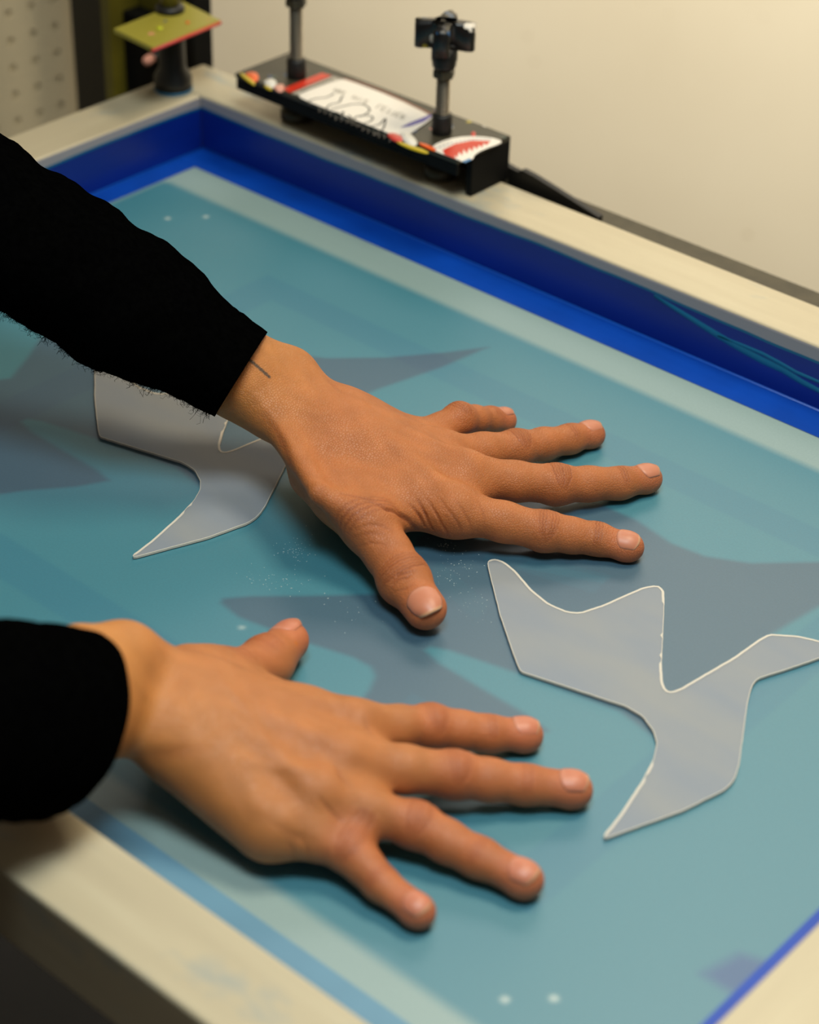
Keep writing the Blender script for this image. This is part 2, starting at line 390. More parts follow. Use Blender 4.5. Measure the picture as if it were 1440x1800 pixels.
def strip(x0, x1, y0, y1, z0, z1, mat, label=None, name='tape'):
    bm = bmesh.new(); box(bm, x0, x1, y0, y1, z0, z1, 0.00012, 1); o = obj(name, bm, mat, frame)
    if label: o['label'] = label
    return o
strip(0.0002, L - .0002, -0.0232, -0.0001, 0.0001, 0.0005, M['tape_back'], 'bright blue tape along the back of the mesh')
strip(0.0001, 0.0165, -W + .03, -0.0234, 0.0001, 0.00045, M['tape_back'], 'blue tape along the left end of the mesh')
strip(L - .0165, L - .0001, -W + .03, -0.0234, 0.0001, 0.00045, M['tape_back'])
strip(0.0002, L - .0002, -W + .0001, -0.4735, 0.0001, 0.0005, M['tape_pale'], 'blue tape with a painted pale sheen beside the front rail')
strip(L + .0002, L + .0042, -W - .002, -0.002, H, H + .0004, M['tape_back'], 'blue tape lapping the inner edge of the right rail')
# bead of ink in the back corner of the well
def bead(pts, r):
    bm = bmesh.new(); tube(bm, pts, r, 6); o = obj('ink_bead', bm, M['inkblue'], frame, True)
M['inkblue'] = simple('ink_blue', (10, 86, 190), 0.35)
M['inkteal'] = simple('ink_teal', (0, 104, 142), 0.45)
bead([(0.0, -.0005, .0006), (L, -.0005, .0006)], .0009); bead([(.0005, -W, .0006), (.0005, 0, .0006)], .0008)
# teal runs of ink on the inner side of the back rail
def drip(pts, wd):
    bm = bmesh.new(); n = len(pts); V = []
    for i, (px, py) in enumerate(pts):
        d = CM @ _ray((px, py)); t_ = (-0.0002 - CP[1]) / d[1]; V.append(CP + t_ * d)
    fr = []
    for i, p in enumerate(V):
        h = wd * (0.35 + 0.65 * math.sin(math.pi * min(1, (i + .6) / n)))
        fr.append([bm.verts.new((p[0], y, p[2] + s_ * h)) for y, s_ in ((0.0, -1), (-.0004, -.6), (-.0004, .6), (0.0, 1))])
    for a, b in zip(fr, fr[1:]):
        for k in range(3): bm.faces.new((a[k], b[k], b[k + 1], a[k + 1]))
    bm.faces.new(fr[0]); bm.faces.new(fr[-1][::-1]); obj('ink_run', bm, M['inkteal'], frame, True)
drip([(1150, 520), (1190, 545), (1230, 570), (1262, 590), (1300, 612), (1340, 634), (1375, 650), (1410, 672), (1445, 690), (1480, 702)], .0022)
drip([(1262, 590), (1300, 605), (1340, 622), (1370, 638), (1400, 655), (1450, 676), (1490, 690)], .0012)
# dust of cut film on the mesh
def dust():
    bm = bmesh.new()
    for cx, cy, sx, sy, n in ((520, 965, 34, 30, 60), (480, 1020, 70, 22, 50), (800, 1000, 50, 40, 60), (830, 1060, 40, 40, 26), (780, 960, 30, 12, 24), (600, 1080, 90, 40, 16)):
        for _ in range(n):
            p = at(cx + random.gauss(0, sx * .5), cy + random.gauss(0, sy * .5)); s = random.uniform(.00010, .00026)
            bmesh.ops.create_icosphere(bm, subdivisions=1, radius=s, matrix=Matrix.Translation((p[0], p[1], s * .6)) @ Matrix.Rotation(random.random() * 3, 4, 'Z') @ Matrix.Diagonal((random.uniform(1, 2), .8, .7, 1)))
    o = obj('film_dust', bm, M['dust'], frame); o['kind'] = 'stuff'
dust()

# ---------------------------------------------------------------- cut films
FP = [(857, 994), (862, 989), (872, 988), (886, 993), (905, 1008), (935, 1043), (965, 1067), (998, 1081), (1020, 1082), (1060, 1069), (1100, 1051), (1130, 1038), (1155, 1034),
      (1166, 1042), (1167, 1060), (1165, 1110), (1162, 1170), (1164, 1205), (1170, 1219), (1180, 1222), (1196, 1216), (1230, 1196), (1290, 1161), (1335, 1129), (1352, 1120),
      (1400, 1123), (1445, 1133), (1480, 1143), (1450, 1158), (1380, 1182), (1330, 1198), (1320, 1212), (1313, 1240), (1305, 1300), (1298, 1350), (1290, 1376), (1274, 1393), (1200, 1430),
      (1130, 1455), (1064, 1479), (1061, 1474), (1090, 1438), (1128, 1380), (1149, 1340), (1155, 1312), (1149, 1290), (1130, 1264), (1100, 1246), (1000, 1213), (915, 1185), (903, 1155), (880, 1088), (864, 1025)]
def film(dx, dy, label, rot=0.0):
    pts = [at(*p)[:2] for p in FP]; c = np.mean(pts, 0)
    # resample and let the knife cut wander a little
    out = []
    for i in range(len(pts)):
        a, b = pts[i], pts[(i + 1) % len(pts)]; n = max(1, int(np.linalg.norm(b - a) / .004))
        for k in range(n): out.append(a + (b - a) * k / n)
    out = [np.array(q) for q in smooth_poly([tuple(p) for p in out], 1)]
    out = [p + rng.normal(0, .00005, 2) for p in out]
    cs, sn = math.cos(rot), math.sin(rot)
    loc = [((p - c) @ np.array([[cs, sn], [-sn, cs]])) for p in out]
    if sum(a[0] * b[1] - b[0] * a[1] for a, b in zip(loc, loc[1:] + loc[:1])) < 0: loc = loc[::-1]
    root = empty('cut_film', (c[0] + dx, c[1] + dy, 0.0006)); tag(root, label, 'plastic film', 'cut films lying on the mesh')
    bm = bmesh.new(); prism(bm, loc, 0.0, 0.0011); obj('sheet', bm, M['film'], root)
    # knife-cut rim a touch proud of the sheet; painted highlight widens the far edges
    n = len(loc); bm = bmesh.new(); rings = []
    for i in range(n):
        a, p, b = loc[i - 1], loc[i], loc[(i + 1) % n]; t = (b - a); t /= np.linalg.norm(t) + 1e-9; nr = np.array([-t[1], t[0]])
        wd = .0010 if (nr @ np.array([-.45, .89]) < -.15) else .00012
        rings.append([bm.verts.new((p[0] + nr[0] * o_, p[1] + nr[1] * o_, z)) for o_, z in ((-.0002, 0), (-.0002, .0012), (wd, .00125), (wd, .0011))])
    for i in range(n):
        a, b = rings[i], rings[(i + 1) % n]
        for k in range(3): bm.faces.new((a[k], b[k], b[k + 1], a[k + 1]))
    obj('cut_edge', bm, M['film_rim'], root)
film(0, 0, 'frosted translucent film cut like a bird in front of the right index fingertip')
film(-0.2835, 0.0005, 'frosted translucent film cut like a bird lying partly under the left forearm')

# ---------------------------------------------------------------- clamps
def threaded(name, c, z0, z1, r, parent, lab=None):
    prof = []; z = z0; p = 0.0013
    while z < z1: prof += [(r, z), (r * .76, z + p / 2)]; z += p
    bm = bmesh.new(); lathe(bm, prof, (c[0], c[1], 0), 24); o = obj(name, bm, M['thread'], parent, False); return o
def knob(c, z, parent, rot=0.3, mat=None):
    n = 64; pts = []
    for i in range(n):
        a = 2 * math.pi * i / n; r = 0.0118 + 0.0062 * math.tanh(3 * math.cos(4 * (a - rot))) ; pts.append((c[0] + r * math.cos(a), c[1] + r * math.sin(a)))
    bm = bmesh.new(); prism(bm, pts, z + .013, z + .029, 0.0022)
    o = obj('star_knob', bm, mat or M['splat2'], parent, True); o['label'] = 'four-lobed black knob crusted with pale ink'
    bm = bmesh.new(); lathe(bm, [(.0062, 0), (.0072, .002), (.0072, .004), (.0078, .0055), (.0078, .013)], (c[0], c[1], z), 32); h = obj('knob_neck', bm, M['black'], o, True)
    bm = bmesh.new(); lathe(bm, [(.0055, -.006), (.0068, -.005), (.0068, -.001), (.0055, 0)], (c[0], c[1], z), 6); obj('lock_nut', bm, M['gun'], parent)
    return o
clamp = empty('screen_clamp', (0.13, 0.05, 0.0)); clamp.location = (0, 0, 0)
tag(clamp, 'black sticker-covered clamp bracket with two threaded screws gripping the back rail', 'clamp')
def channel():
    x0, x1 = 0.0385, 0.2245; y0, y1 = -0.006, 0.044; zt = 0.0665; th = .003
    prof = [(y0, zt), (y1, zt), (y1, -0.012), (y1 - th, -0.012), (y1 - th, zt - th), (y0, zt - th)]
    bm = bmesh.new(); a = [bm.verts.new((x0, y, z)) for y, z in prof]; b = [bm.verts.new((x1, y, z)) for y, z in prof]; n = len(prof)
    for i in range(n): bm.faces.new((a[i], a[(i + 1) % n], b[(i + 1) % n], b[i]))
    bm.faces.new(a[::-1]); bm.faces.new(b)
    bmesh.ops.bevel(bm, geom=[e for e in bm.edges if abs(e.verts[0].co.x - e.verts[1].co.x) > .1], offset=.0008, segments=2, affect='EDGES')
    obj('bracket', bm, M['splat'], clamp)
    bm = bmesh.new(); box(bm, x0 + .0005, x1 - .0005, y0 + .0006, y0 + .0034, zt - .0105, zt - th - .00005, .0004, 1); obj('front_lip', bm, M['jet'], clamp)  # lip below the top plate: its shade is put into the near-black colour
    bm = bmesh.new(); box(bm, x1 - .004, x1 + .0005, .008, y1 - .0005, H + .0005, zt - th - .0001, .0005); obj('end_plate', bm, M['jet'], clamp)  # end of the bracket, shade painted in with the same near-black
channel()
for sx, kn in ((0.0705, 0), (0.1925, 1)):
    cxy = (sx, 0.0175)
    threaded('threaded_screw', cxy, 0.046, 0.125 if kn else 0.128, 0.0043, clamp)
    bm = bmesh.new(); lathe(bm, [(.0060, 0), (.0062, .001), (.0062, .0115), (.0054, .0125)], (cxy[0], cxy[1], .0667), 24); o = obj('screw_collar', bm, M['black'], clamp, True)
    bm = bmesh.new(); lathe(bm, [(.0088, 0), (.0105, .0012), (.0105, .006), (.008, .0085), (.004, .0095)], (cxy[0], cxy[1], H + .0001), 32); obj('foot_pad', bm, M['gun'], clamp, True)
    knob(cxy, 0.108 if kn else 0.1190, clamp, 0.25 + kn * .3)
# sticky splashes on the bracket
def blob(pxs, z, mat, name='ink_splash'):
    P = [at(px, py, z) for px, py in pxs]; pts = smooth_poly([(p[0], p[1]) for p in P], 2)
    if sum(a[0] * b[1] - b[0] * a[1] for a, b in zip(pts, pts[1:] + pts[:1])) < 0: pts = pts[::-1]
    bm = bmesh.new(); prism(bm, pts, z - .0001, z + .0006, .0003); return obj(name, bm, mat, clamp, True)
ZT = 0.0668
M['ink_yel'] = simple('ink_yellow', (190, 165, 20), .4); M['ink_or'] = simple('ink_orange', (235, 95, 25), .4); M['ink_pk'] = simple('ink_pink', (225, 160, 140), .4)
M['ink_wh'] = simple('ink_white', (222, 218, 208), .4); M['ink_rd'] = simple('ink_red', (200, 60, 50), .4)
blob([(430, 128), (452, 127), (456, 140), (446, 147), (434, 141)], ZT, M['ink_or']); blob([(420, 127), (432, 133), (450, 147), (447, 152), (425, 136)], ZT + .0002, M['ink_yel'])
blob([(462, 143), (480, 138), (488, 147), (482, 156), (470, 154)], ZT, M['ink_wh']); blob([(478, 152), (500, 147), (500, 160), (490, 164)], ZT, M['ink_pk']); blob([(462, 150), (474, 152), (480, 160), (470, 158)], ZT + .0002, M['ink_yel'])
blob([(528, 118), (535, 112), (540, 122), (536, 135), (529, 134)], ZT + .0002, M['ink_pk']); blob([(678, 236), (694, 234), (710, 243), (706, 252), (690, 248)], ZT + .0004, M['ink_rd'])
blob([(700, 234), (716, 232), (732, 246), (734, 256), (722, 258), (708, 248)], ZT + .0003, M['ink_wh']); blob([(690, 246), (724, 257), (756, 268), (750, 272), (712, 260)], ZT + .0002, M['ink_yel']); blob([(736, 250), (768, 262), (766, 268), (738, 256)], ZT, M['ink_or'])
blob([(828, 233), (836, 232), (836, 241), (829, 242)], ZT, M['ink_rd'])
# stickers wrap the top of the bracket: flat prints with a little thickness
def sticker(name, pxs, z, mat, sm=1):
    P = [at(px, py, z) for px, py in pxs]; pts = [(p[0], max(p[1], -.0062)) for p in P]
    if sm: pts = smooth_poly(pts, sm)
    if sum(a[0] * b[1] - b[0] * a[1] for a, b in zip(pts, pts[1:] + pts[:1])) < 0: pts = pts[::-1]
    bm = bmesh.new(); prism(bm, pts, z - .00012, z + .00008); return bm
def ribbon(bm, pxs, z, wd):
    P = [at(px, py, z)[:2] for px, py in pxs]
    Q = []
    for i in range(len(P) - 1):
        for t in np.linspace(0, 1, 4)[:-1]:
            p0, p1, p2, p3 = P[max(i - 1, 0)], P[i], P[i + 1], P[min(i + 2, len(P) - 1)]
            Q.append(.5 * ((2 * p1) + (-p0 + p2) * t + (2 * p0 - 5 * p1 + 4 * p2 - p3) * t * t + (-p0 + 3 * p1 - 3 * p2 + p3) * t ** 3))
    Q.append(P[-1]); prev = None
    for i, p in enumerate(Q):
        d = Q[min(i + 1, len(Q) - 1)] - Q[max(i - 1, 0)]; d = d / (np.linalg.norm(d) + 1e-9); nr = np.array([-d[1], d[0]]) * wd
        cur = (bm.verts.new((*(p + nr), z)), bm.verts.new((*(p - nr), z)))
        if prev: bm.faces.new((prev[0], prev[1], cur[1], cur[0]))
        prev = cur
st = obj('name_sticker', sticker('s', [(524, 170), (530, 163), (598, 139), (612, 141), (690, 170), (758, 203), (760, 208), (722, 235), (700, 246), (640, 222), (560, 192), (534, 184)], ZT + .0002, M['white']), M['white'], clamp)
st['label'] = 'white sticker with a red border and black scribbled lettering'
obj('sticker_band', sticker('r', [(497, 156), (566, 128), (583, 133), (510, 163)], ZT + .0001, M['red'], 0), M['red'], clamp)['label'] = 'red sticker band'
obj('sticker_band', sticker('r', [(512, 164), (585, 134), (602, 139), (528, 168)], ZT + .0001, M['grey'], 0), M['grey'], clamp)['label'] = 'grey sticker band with small print'
bm = bmesh.new(); ribbon(bm, [(603, 138), (640, 148), (690, 168), (757, 200)], ZT + .00035, .0004); obj('sticker_border', bm, simple('sticker_border', (190, 110, 80), .5), st)
obj('sticker_stripe', sticker('p', [(757, 201), (759, 205), (745, 214), (720, 222), (704, 224), (720, 216), (740, 208)], ZT + .00035, M['purple'], 0), M['purple'], st)
bm = bmesh.new()
for l in ([(546, 184), (543, 178), (556, 173), (574, 171), (588, 164)], [(572, 193), (580, 184), (596, 180), (600, 172), (604, 168)], [(582, 192), (606, 186), (620, 183), (640, 184), (650, 192), (644, 200), (632, 205)],
          [(626, 220), (622, 210), (630, 204), (648, 203), (656, 207), (650, 214), (640, 216)], [(652, 222), (668, 218), (678, 208), (674, 226), (664, 232), (660, 238)],
          [(590, 196), (598, 200), (604, 196), (602, 205)], [(612, 202), (618, 208), (612, 214), (626, 216), (634, 222), (642, 226)]): ribbon(bm, l, ZT + .0004, .00055)
for i in range(14):
    x = 560 + i * 9.5; y = 190 + i * 3.9 + random.uniform(-2, 2); ribbon(bm, [(x, y), (x + 3, y + 5), (x + 1, y + 8)], ZT + .0004, .0005)
obj('handwriting', bm, M['marker'], st)
bm = bmesh.new()
def glyphs(s, x, y, dx, dy, u, v):
    G = {'H': [[(0, 0), (0, 1)], [(1, 0), (1, 1)], [(0, .5), (1, .5)]], 'E': [[(1, 0), (0, 0), (0, 1), (1, 1)], [(0, .5), (.8, .5)]], 'L': [[(0, 1), (0, 0), (1, 0)]], 'T': [[(.5, 0), (.5, 1)], [(0, 1), (1, 1)]],
         'R': [[(0, 0), (0, 1), (1, .8), (0, .5), (1, 0)]], 'Z': [[(0, 1), (1, 1), (0, 0), (1, 0)]], 'I': [[(.5, 0), (.5, 1)]], 'M': [[(0, 0), (0, 1), (.5, .4), (1, 1), (1, 0)]], 'N': [[(0, 0), (0, 1), (1, 0), (1, 1)]]}
    for k, ch in enumerate(s):
        if ch in G:
            for l in G[ch]: ribbon(bm, [(x + dx * k + a * u[0] + b * v[0], y + dy * k + a * u[1] + b * v[1]) for a, b in l], ZT + .0004, .0004)
glyphs('MN', 592, 155, 9, 3.4, (6, 2.4), (-6, 5)); glyphs('HIZ', 624, 168, 9, 3.6, (6, 2.4), (-6, 5)); glyphs('LETTER', 668, 184, 8.5, 3.5, (5.5, 2.2), (-7, 6))
obj('lettering', bm, M['pencil'], st)
bm = bmesh.new()
for i in range(9): ribbon(bm, [(530 + i * 6.5, 163 - i * 2.6), (533 + i * 6.5, 159 - i * 2.6)], ZT + .0003, .0006)
obj('small_print', bm, M['marker'], clamp)
rs = obj('skyline_sticker', sticker('w', [(755, 268), (760, 256), (785, 245), (820, 239), (860, 241), (882, 247), (881, 252), (850, 263), (834, 272), (832, 280), (806, 291), (792, 286), (772, 278)], ZT + .0004, M['white'], 1), M['white'], clamp)
rs['label'] = 'round-topped red and white sticker with a white skyline'
sky = [(773, 276), (778, 264), (800, 253), (830, 247), (862, 248), (856, 255), (850, 252), (848, 259), (842, 255), (839, 262), (833, 257), (831, 266), (825, 260), (821, 270), (815, 262), (813, 273), (807, 267), (804, 277), (799, 272), (795, 282), (800, 288), (786, 283)]
obj('sticker_print', sticker('r', sky, ZT + .00055, M['red'], 0), M['red'], rs)
obj('sticker_print', sticker('b', [(812, 284), (826, 278), (829, 281), (814, 288)], ZT + .00055, M['blue'], 0), M['blue'], rs)
bm = bmesh.new()
for i in range(14):
    a = i / 13; ribbon(bm, [(765 + a * 95, 262 - 17 * math.sin(a * 1.9)), (767 + a * 95, 260 - 17 * math.sin(a * 1.9))], ZT + .0006, .0005)
obj('small_print', bm, simple('print_grey', (120, 120, 150), .5), rs)

# press arm behind the back rail
arm = empty('scuffed_steel_bar', (0.3, 0.06, 0.0)); arm.location = (0, 0, 0)
tag(arm, 'dark scuffed steel arm of the press running behind the back rail', 'steel bar')
bm = bmesh.new(); box(bm, 0.215, 0.60, 0.050, 0.0775, -0.03, 0.0232, .0008); obj('arm_bar', bm, M['gun'], arm)
bm = bmesh.new()
def on_y(px, py, y):
    d = CM @ _ray((px, py)); t_ = (y - CP[1]) / d[1]; q = CP + t_ * d; return (q[0], q[2])
prof = [on_y(*p, .0475) for p in ((886, 284), (897, 291), (914, 300), (921, 297), (940, 307), (990, 338), (1056, 380))]
prof += [(prof[-1][0], -.02), (prof[0][0], -.02)]
a = [bm.verts.new((x, .0455, z)) for x, z in prof]; b = [bm.verts.new((x, .0495, z)) for x, z in prof]; n = len(prof)
for i in range(n): bm.faces.new((a[i], a[(i + 1) % n], b[(i + 1) % n], b[i]))
bm.faces.new(a[::-1]); bm.faces.new(b); obj('gusset', bm, M['black'], arm)

# olive hinge clamp on the back-left corner
hg = empty('hinge_clamp', (0, 0, 0)); tag(hg, 'olive ink-stained hinge clamp pressing on the back left corner of the frame', 'clamp')
zs = 0.092
q = [at(200, 50, zs), at(268, 83, zs), at(388, 35, zs), at(322, 2, zs)]
pts = [(p[0], p[1]) for p in q]
if sum(a[0] * b[1] - b[0] * a[1] for a, b in zip(pts, pts[1:] + pts[:1])) < 0: pts = pts[::-1]
bm = bmesh.new(); prism(bm, pts, zs - .003, zs, .0004); o = obj('shelf_plate', bm, M['olive'], hg)
bm = bmesh.new(); A, B = at(268, 83, zs), at(388, 35, zs); tube(bm, [tuple(A + np.array([0, -.0003, -.0022])), tuple(B + np.array([0, -.0003, -.0018]))], .0012, 8); obj('red_edge', bm, M['ink_rd'], hg, True)
cxy = (-0.020, -0.006)
bm = bmesh.new(); lathe(bm, [(.0062, .052), (.0062, .20)], (cxy[0], cxy[1], 0), 24); obj('clamp_rod', bm, simple('olive_rod', (98, 92, 30), .35, .4), hg, True)
bm = bmesh.new(); lathe(bm, [(.0095, zs), (.0095, zs + .003), (.0068, zs + .0045)], (cxy[0], cxy[1], 0), 24); obj('rod_collar', bm, M['black'], hg, True)
bm = bmesh.new(); lathe(bm, [(.0125, H + .002), (.0125, H + .010), (.009, H + .016), (.0085, zs - .003)], (cxy[0], cxy[1], 0), 24); obj('rod_sleeve', bm, M['black'], hg, True)
bm = bmesh.new(); lathe(bm, [(.0122, H + .0001), (.0128, H + .001), (.0128, H + .002)], (cxy[0], cxy[1], 0), 32); obj('rubber_foot', bm, M['inkdisc'], hg, True)
# back plate with side cheeks behind the shelf
def plane_pt(px, py, y):
    d = CM @ _ray((px, py)); t_ = (y - CP[1]) / d[1]; return CP + t_ * d
yb0 = 0.050
xl = plane_pt(184, 90, yb0)[0]; xr = plane_pt(340, 60, yb0)[0]
bm = bmesh.new(); box(bm, xl, xr, yb0, yb0 + .004, -.06, .22, .0006); obj('back_plate', bm, M['olive_dark'], hg)
def slab(name, px0, px1, y0, y1, z0, z1, mat):
    bm = bmesh.new(); box(bm, plane_pt(px0, 90, y0)[0], plane_pt(px1, 90, y0)[0], y0, y1, z0, z1, .0008); return obj(name, bm, mat, hg)
slab('cheek_plate', 181, 196, yb0 - .028, yb0 - .0005, -.06, .22, M['olive_dark'])
slab('cheek_plate', 326, 341, yb0 - .018, yb0 - .0005, -.06, zs - .004, M['jet'])
slab('hinge_block', 200, 292, yb0 - .016, yb0 - .0005, -.055, .056, M['jet'])
slab('guide_bar', 204, 226, yb0 - .014, yb0 - .001, zs + .002, .22, simple('olive_green', (104, 118, 22), .4, vary=.3, vscale=40))
slab('guide_bar', 236, 244, yb0 - .012, yb0 - .001, zs + .002, .22, simple('steel_bar', (150, 140, 120), .35, .6))
slab('guide_bar', 252, 262, yb0 - .012, yb0 - .001, zs + .002, .22, simple('brown_bar', (120, 78, 34), .5, vary=.3, vscale=40))
bm = bmesh.new(); p_ = plane_pt(262, 105, yb0 - .024); lathe(bm, [(.0022, -.005), (.0034, -.003), (.0034, .003), (.002, .005)], (0, 0, 0), 16)
o = obj('bolt_head', bm, M['ink_pk'], hg, True); o.rotation_euler = (math.pi / 2, 0, .3); o.location = tuple(p_)
bm = bmesh.new(); lathe(bm, [(.0035, 0), (.0035, .016)], (0, 0, 0), 12); o = obj('bolt_shank', bm, M['black'], hg, True); o.rotation_euler = (-math.pi / 2, 0, .3); o.location = tuple(p_ + np.array([0, .004, 0]))
M['ink_lime'] = simple('ink_lime', (190, 196, 30), .4)
for i, (px, py, rr, mt_) in enumerate(((281, 50, .0022, 'ink_lime'), (330, 40, .0014, 'ink_or'))):
    q_ = at(px, py, zs + .0002); bm = bmesh.new(); lathe(bm, [(rr, 0), (rr * .8, .0006), (rr * .3, .0009)], tuple(q_), 12); obj('ink_splash', bm, M[mt_], hg, True)

# black upright between pegboard and hinge
yp = 0.10
x0 = plane_pt(121, 0, yp)[0]; x1 = plane_pt(180, 60, yp)[0]
bm = bmesh.new(); box(bm, plane_pt(125, 60, yp)[0], x1 + .012, yp, yp + .04, -.9, .5, .002); o = obj('steel_upright', bm, M['black']); tag(o, 'black steel upright between the pegboard and the olive hinge clamp', 'post')

# ---------------------------------------------------------------- the person
# Bodies are grown from a signed distance field (rounded tapering bones blended together), one continuous surface.
def smin(a, b, k):
    h = np.maximum(k - np.abs(a - b), 0) / k
    return np.minimum(a, b) - h * h * k * 0.25
def prim_d(P, pr):
    a, b, r1, r2, m, n = pr
    ba = b - a; pa = P - a; t = np.clip((pa @ ba) / max(float(ba @ ba), 1e-9), 0, 1)
    q = pa - t[..., None] * ba
    if m != 1.0: q = q + (q @ n)[..., None] * n * (m - 1.0)
    return np.sqrt((q * q).sum(-1)) - (r1 + (r2 - r1) * t)
class Body:
    """groups: (primitives, blend inside, blend with the rest); all millimetres"""
    def __init__(s): s.groups = []; s.floor = None; s.cuts = []
    def add(s, prims, kin, kout): s.groups.append((prims, kin, kout))
    def eval(s, P):
        P = P.astype(np.float32); tot = np.full(len(P), 40., np.float32)
        for prims, kin, kout in s.groups:
            g = np.full(len(P), 40., np.float32)
            for pr in prims: g = smin(g, prim_d(P, pr), kin)
            tot = smin(tot, g, kout)
        return s.finish(P, tot)
    def finish(s, P, tot):
        if s.floor is not None:
            fl = s.floor - P[..., 2]; tot = -smin(-tot, -fl, 1.2)
        for pt, nn in s.cuts: tot = np.maximum(tot, (P - pt) @ nn)
        return tot
    def grid(s, lo, hi, h):
        xs = [np.arange(lo[i], hi[i], h, dtype=np.float32) for i in range(3)]
        shp = tuple(len(x) for x in xs); tot = np.full(shp, 40., np.float32)
        def sl(a, b, r):
            out = []
            for i in range(3):
                l_ = min(a[i], b[i]) - r; u_ = max(a[i], b[i]) + r
                out.append(slice(int(np.searchsorted(xs[i], l_)), int(np.searchsorted(xs[i], u_))))
            return tuple(out)
        for prims, kin, kout in s.groups:
            A = np.min([np.minimum(p[0], p[1]) - max(p[2], p[3]) for p in prims], 0) - kin - kout; B = np.max([np.maximum(p[0], p[1]) + max(p[2], p[3]) for p in prims], 0) + kin + kout
            G = sl(A, B, 0); g = np.full(tot[G].shape, 40., np.float32)
            off = [q.start for q in G]
            for pr in prims:
                S = sl(pr[0], pr[1], max(pr[2], pr[3]) + kin + kout)
                P = np.stack(np.meshgrid(*[xs[i][S[i]] for i in range(3)], indexing='ij'), -1)
                L_ = tuple(slice(S[i].start - off[i], S[i].stop - off[i]) for i in range(3))
                g[L_] = smin(g[L_], prim_d(P, pr), kin)
            tot[G] = smin(tot[G], g, kout)
        P = np.stack(np.meshgrid(*xs, indexing='ij'), -1)
        return s.finish(P, tot), xs
    def surface(s, h):
        prs = [p for g in s.groups for p in g[0]]
        lo = np.min([np.minimum(p[0], p[1]) - max(p[2], p[3]) for p in prs], 0) - 6; hi = np.max([np.maximum(p[0], p[1]) + max(p[2], p[3]) for p in prs], 0) + 6
        Fd, xs = s.grid(lo, hi, h)
        ins = Fd < 0; nx, ny, nz = Fd.shape
        c = np.zeros((nx - 1, ny - 1, nz - 1), np.int8)
        for i in (0, 1):
            for j in (0, 1):
                for k in (0, 1): c += ins[i:nx - 1 + i, j:ny - 1 + j, k:nz - 1 + k]
        act = (c > 0) & (c < 8); ids = np.full(act.shape, -1, np.int64); ci = np.argwhere(act); ids[act] = np.arange(len(ci))
        acc = np.zeros((len(ci), 3)); cnt = np.zeros(len(ci))
        cor = [(i, j, k) for i in (0, 1) for j in (0, 1) for k in (0, 1)]
        for a in range(8):
            for b in range(a + 1, 8):
                ca, cb = np.array(cor[a]), np.array(cor[b])
                if abs(ca - cb).sum() != 1: continue
                fa = Fd[tuple((ci + ca).T)]; fb = Fd[tuple((ci + cb).T)]; x = (fa < 0) != (fb < 0)
                t = np.where(x, fa / np.where(fa == fb, 1, fa - fb), 0)[:, None]
                acc += np.where(x[:, None], ca + t * (cb - ca), 0); cnt += x
        V = (ci + acc / np.maximum(cnt, 1)[:, None]) * h + np.array([x[0] for x in xs])
        quads = []
        for ax in range(3):
            u, v = (ax + 1) % 3, (ax + 2) % 3
            s0 = [slice(1, -1)] * 3; s0[ax] = slice(0, -1); s1 = list(s0); s1[ax] = slice(1, None)
            # edges along axis ax with both transverse indices interior
            A = ins[tuple(s0)]; B = ins[tuple(s1)]; e = np.argwhere(A != B); fl = A[tuple(e.T)]
            e = e + np.array([0 if i == ax else 1 for i in range(3)])
            def cid(du, dv):
                q = e.copy(); q[:, u] -= du; q[:, v] -= dv; return ids[tuple(q.T)]
            q = np.stack([cid(0, 0), cid(1, 0), cid(1, 1), cid(0, 1)], 1)
            q[~fl] = q[~fl][:, ::-1]; quads.append(q)
        Q = np.concatenate(quads); Q = Q[(Q >= 0).all(1)]
        return V, Q
    def grad(s, P, e=0.25):
        g = np.stack([s.eval(P + np.eye(3)[i] * e) - s.eval(P - np.eye(3)[i] * e) for i in range(3)], 1) / (2 * e)
        return g
    def march(s, p0, d, far=200., n=260):
        """first surface point on the ray"""
        d = np.array(d) / np.linalg.norm(d); t = 0.0
        for _ in range(n):
            f = float(s.eval(np.array([p0 + d * t]))[0])
            if f < 0.02: break
            t += max(f * .6, .02)
            if t > far: return None
        return p0 + d * t
def smooth_quads(V, Q, it=2, lam=.5):
    for _ in range(it):
        acc = np.zeros_like(V); cnt = np.zeros(len(V))
        for a in range(4):
            b = (a + 1) % 4
            for i, j in ((a, b), (b, a)):
                for k in range(3): acc[:, k] += np.bincount(Q[:, i], V[Q[:, j], k], len(V))
                cnt += np.bincount(Q[:, i], minlength=len(V))
        V = V + lam * (acc / np.maximum(cnt, 1)[:, None] - V)
    return V
def subdiv(V, Q):
    n = len(V); E = np.concatenate([Q[:, [a, (a + 1) % 4]] for a in range(4)]); Es = np.sort(E, 1)
    key = Es[:, 0] * n + Es[:, 1]; uk, inv = np.unique(key, return_inverse=True)
    mid = (V[uk // n] + V[uk % n]) / 2; cen = V[Q].mean(1); m = len(Q); ei = (n + inv).reshape(4, m); cc = n + len(uk) + np.arange(m)
    out = np.concatenate([np.stack([Q[:, a], ei[a], cc, ei[(a + 3) % 4]], 1) for a in range(4)])
    return np.concatenate([V, mid, cen]), out
def np_mesh(name, V, Q, mat, parent, cols=None):
    me = bpy.data.meshes.new(name); me.vertices.add(len(V)); me.loops.add(Q.size); me.polygons.add(len(Q))
    me.vertices.foreach_set('co', np.ascontiguousarray(V, np.float32).ravel()); me.loops.foreach_set('vertex_index', np.ascontiguousarray(Q, np.int32).ravel())
    me.polygons.foreach_set('loop_start', np.arange(len(Q), dtype=np.int32) * Q.shape[1]); me.update(calc_edges=True)
    if cols is not None: colattr(me, 'col', cols)
    return link(name, me, mat, parent)

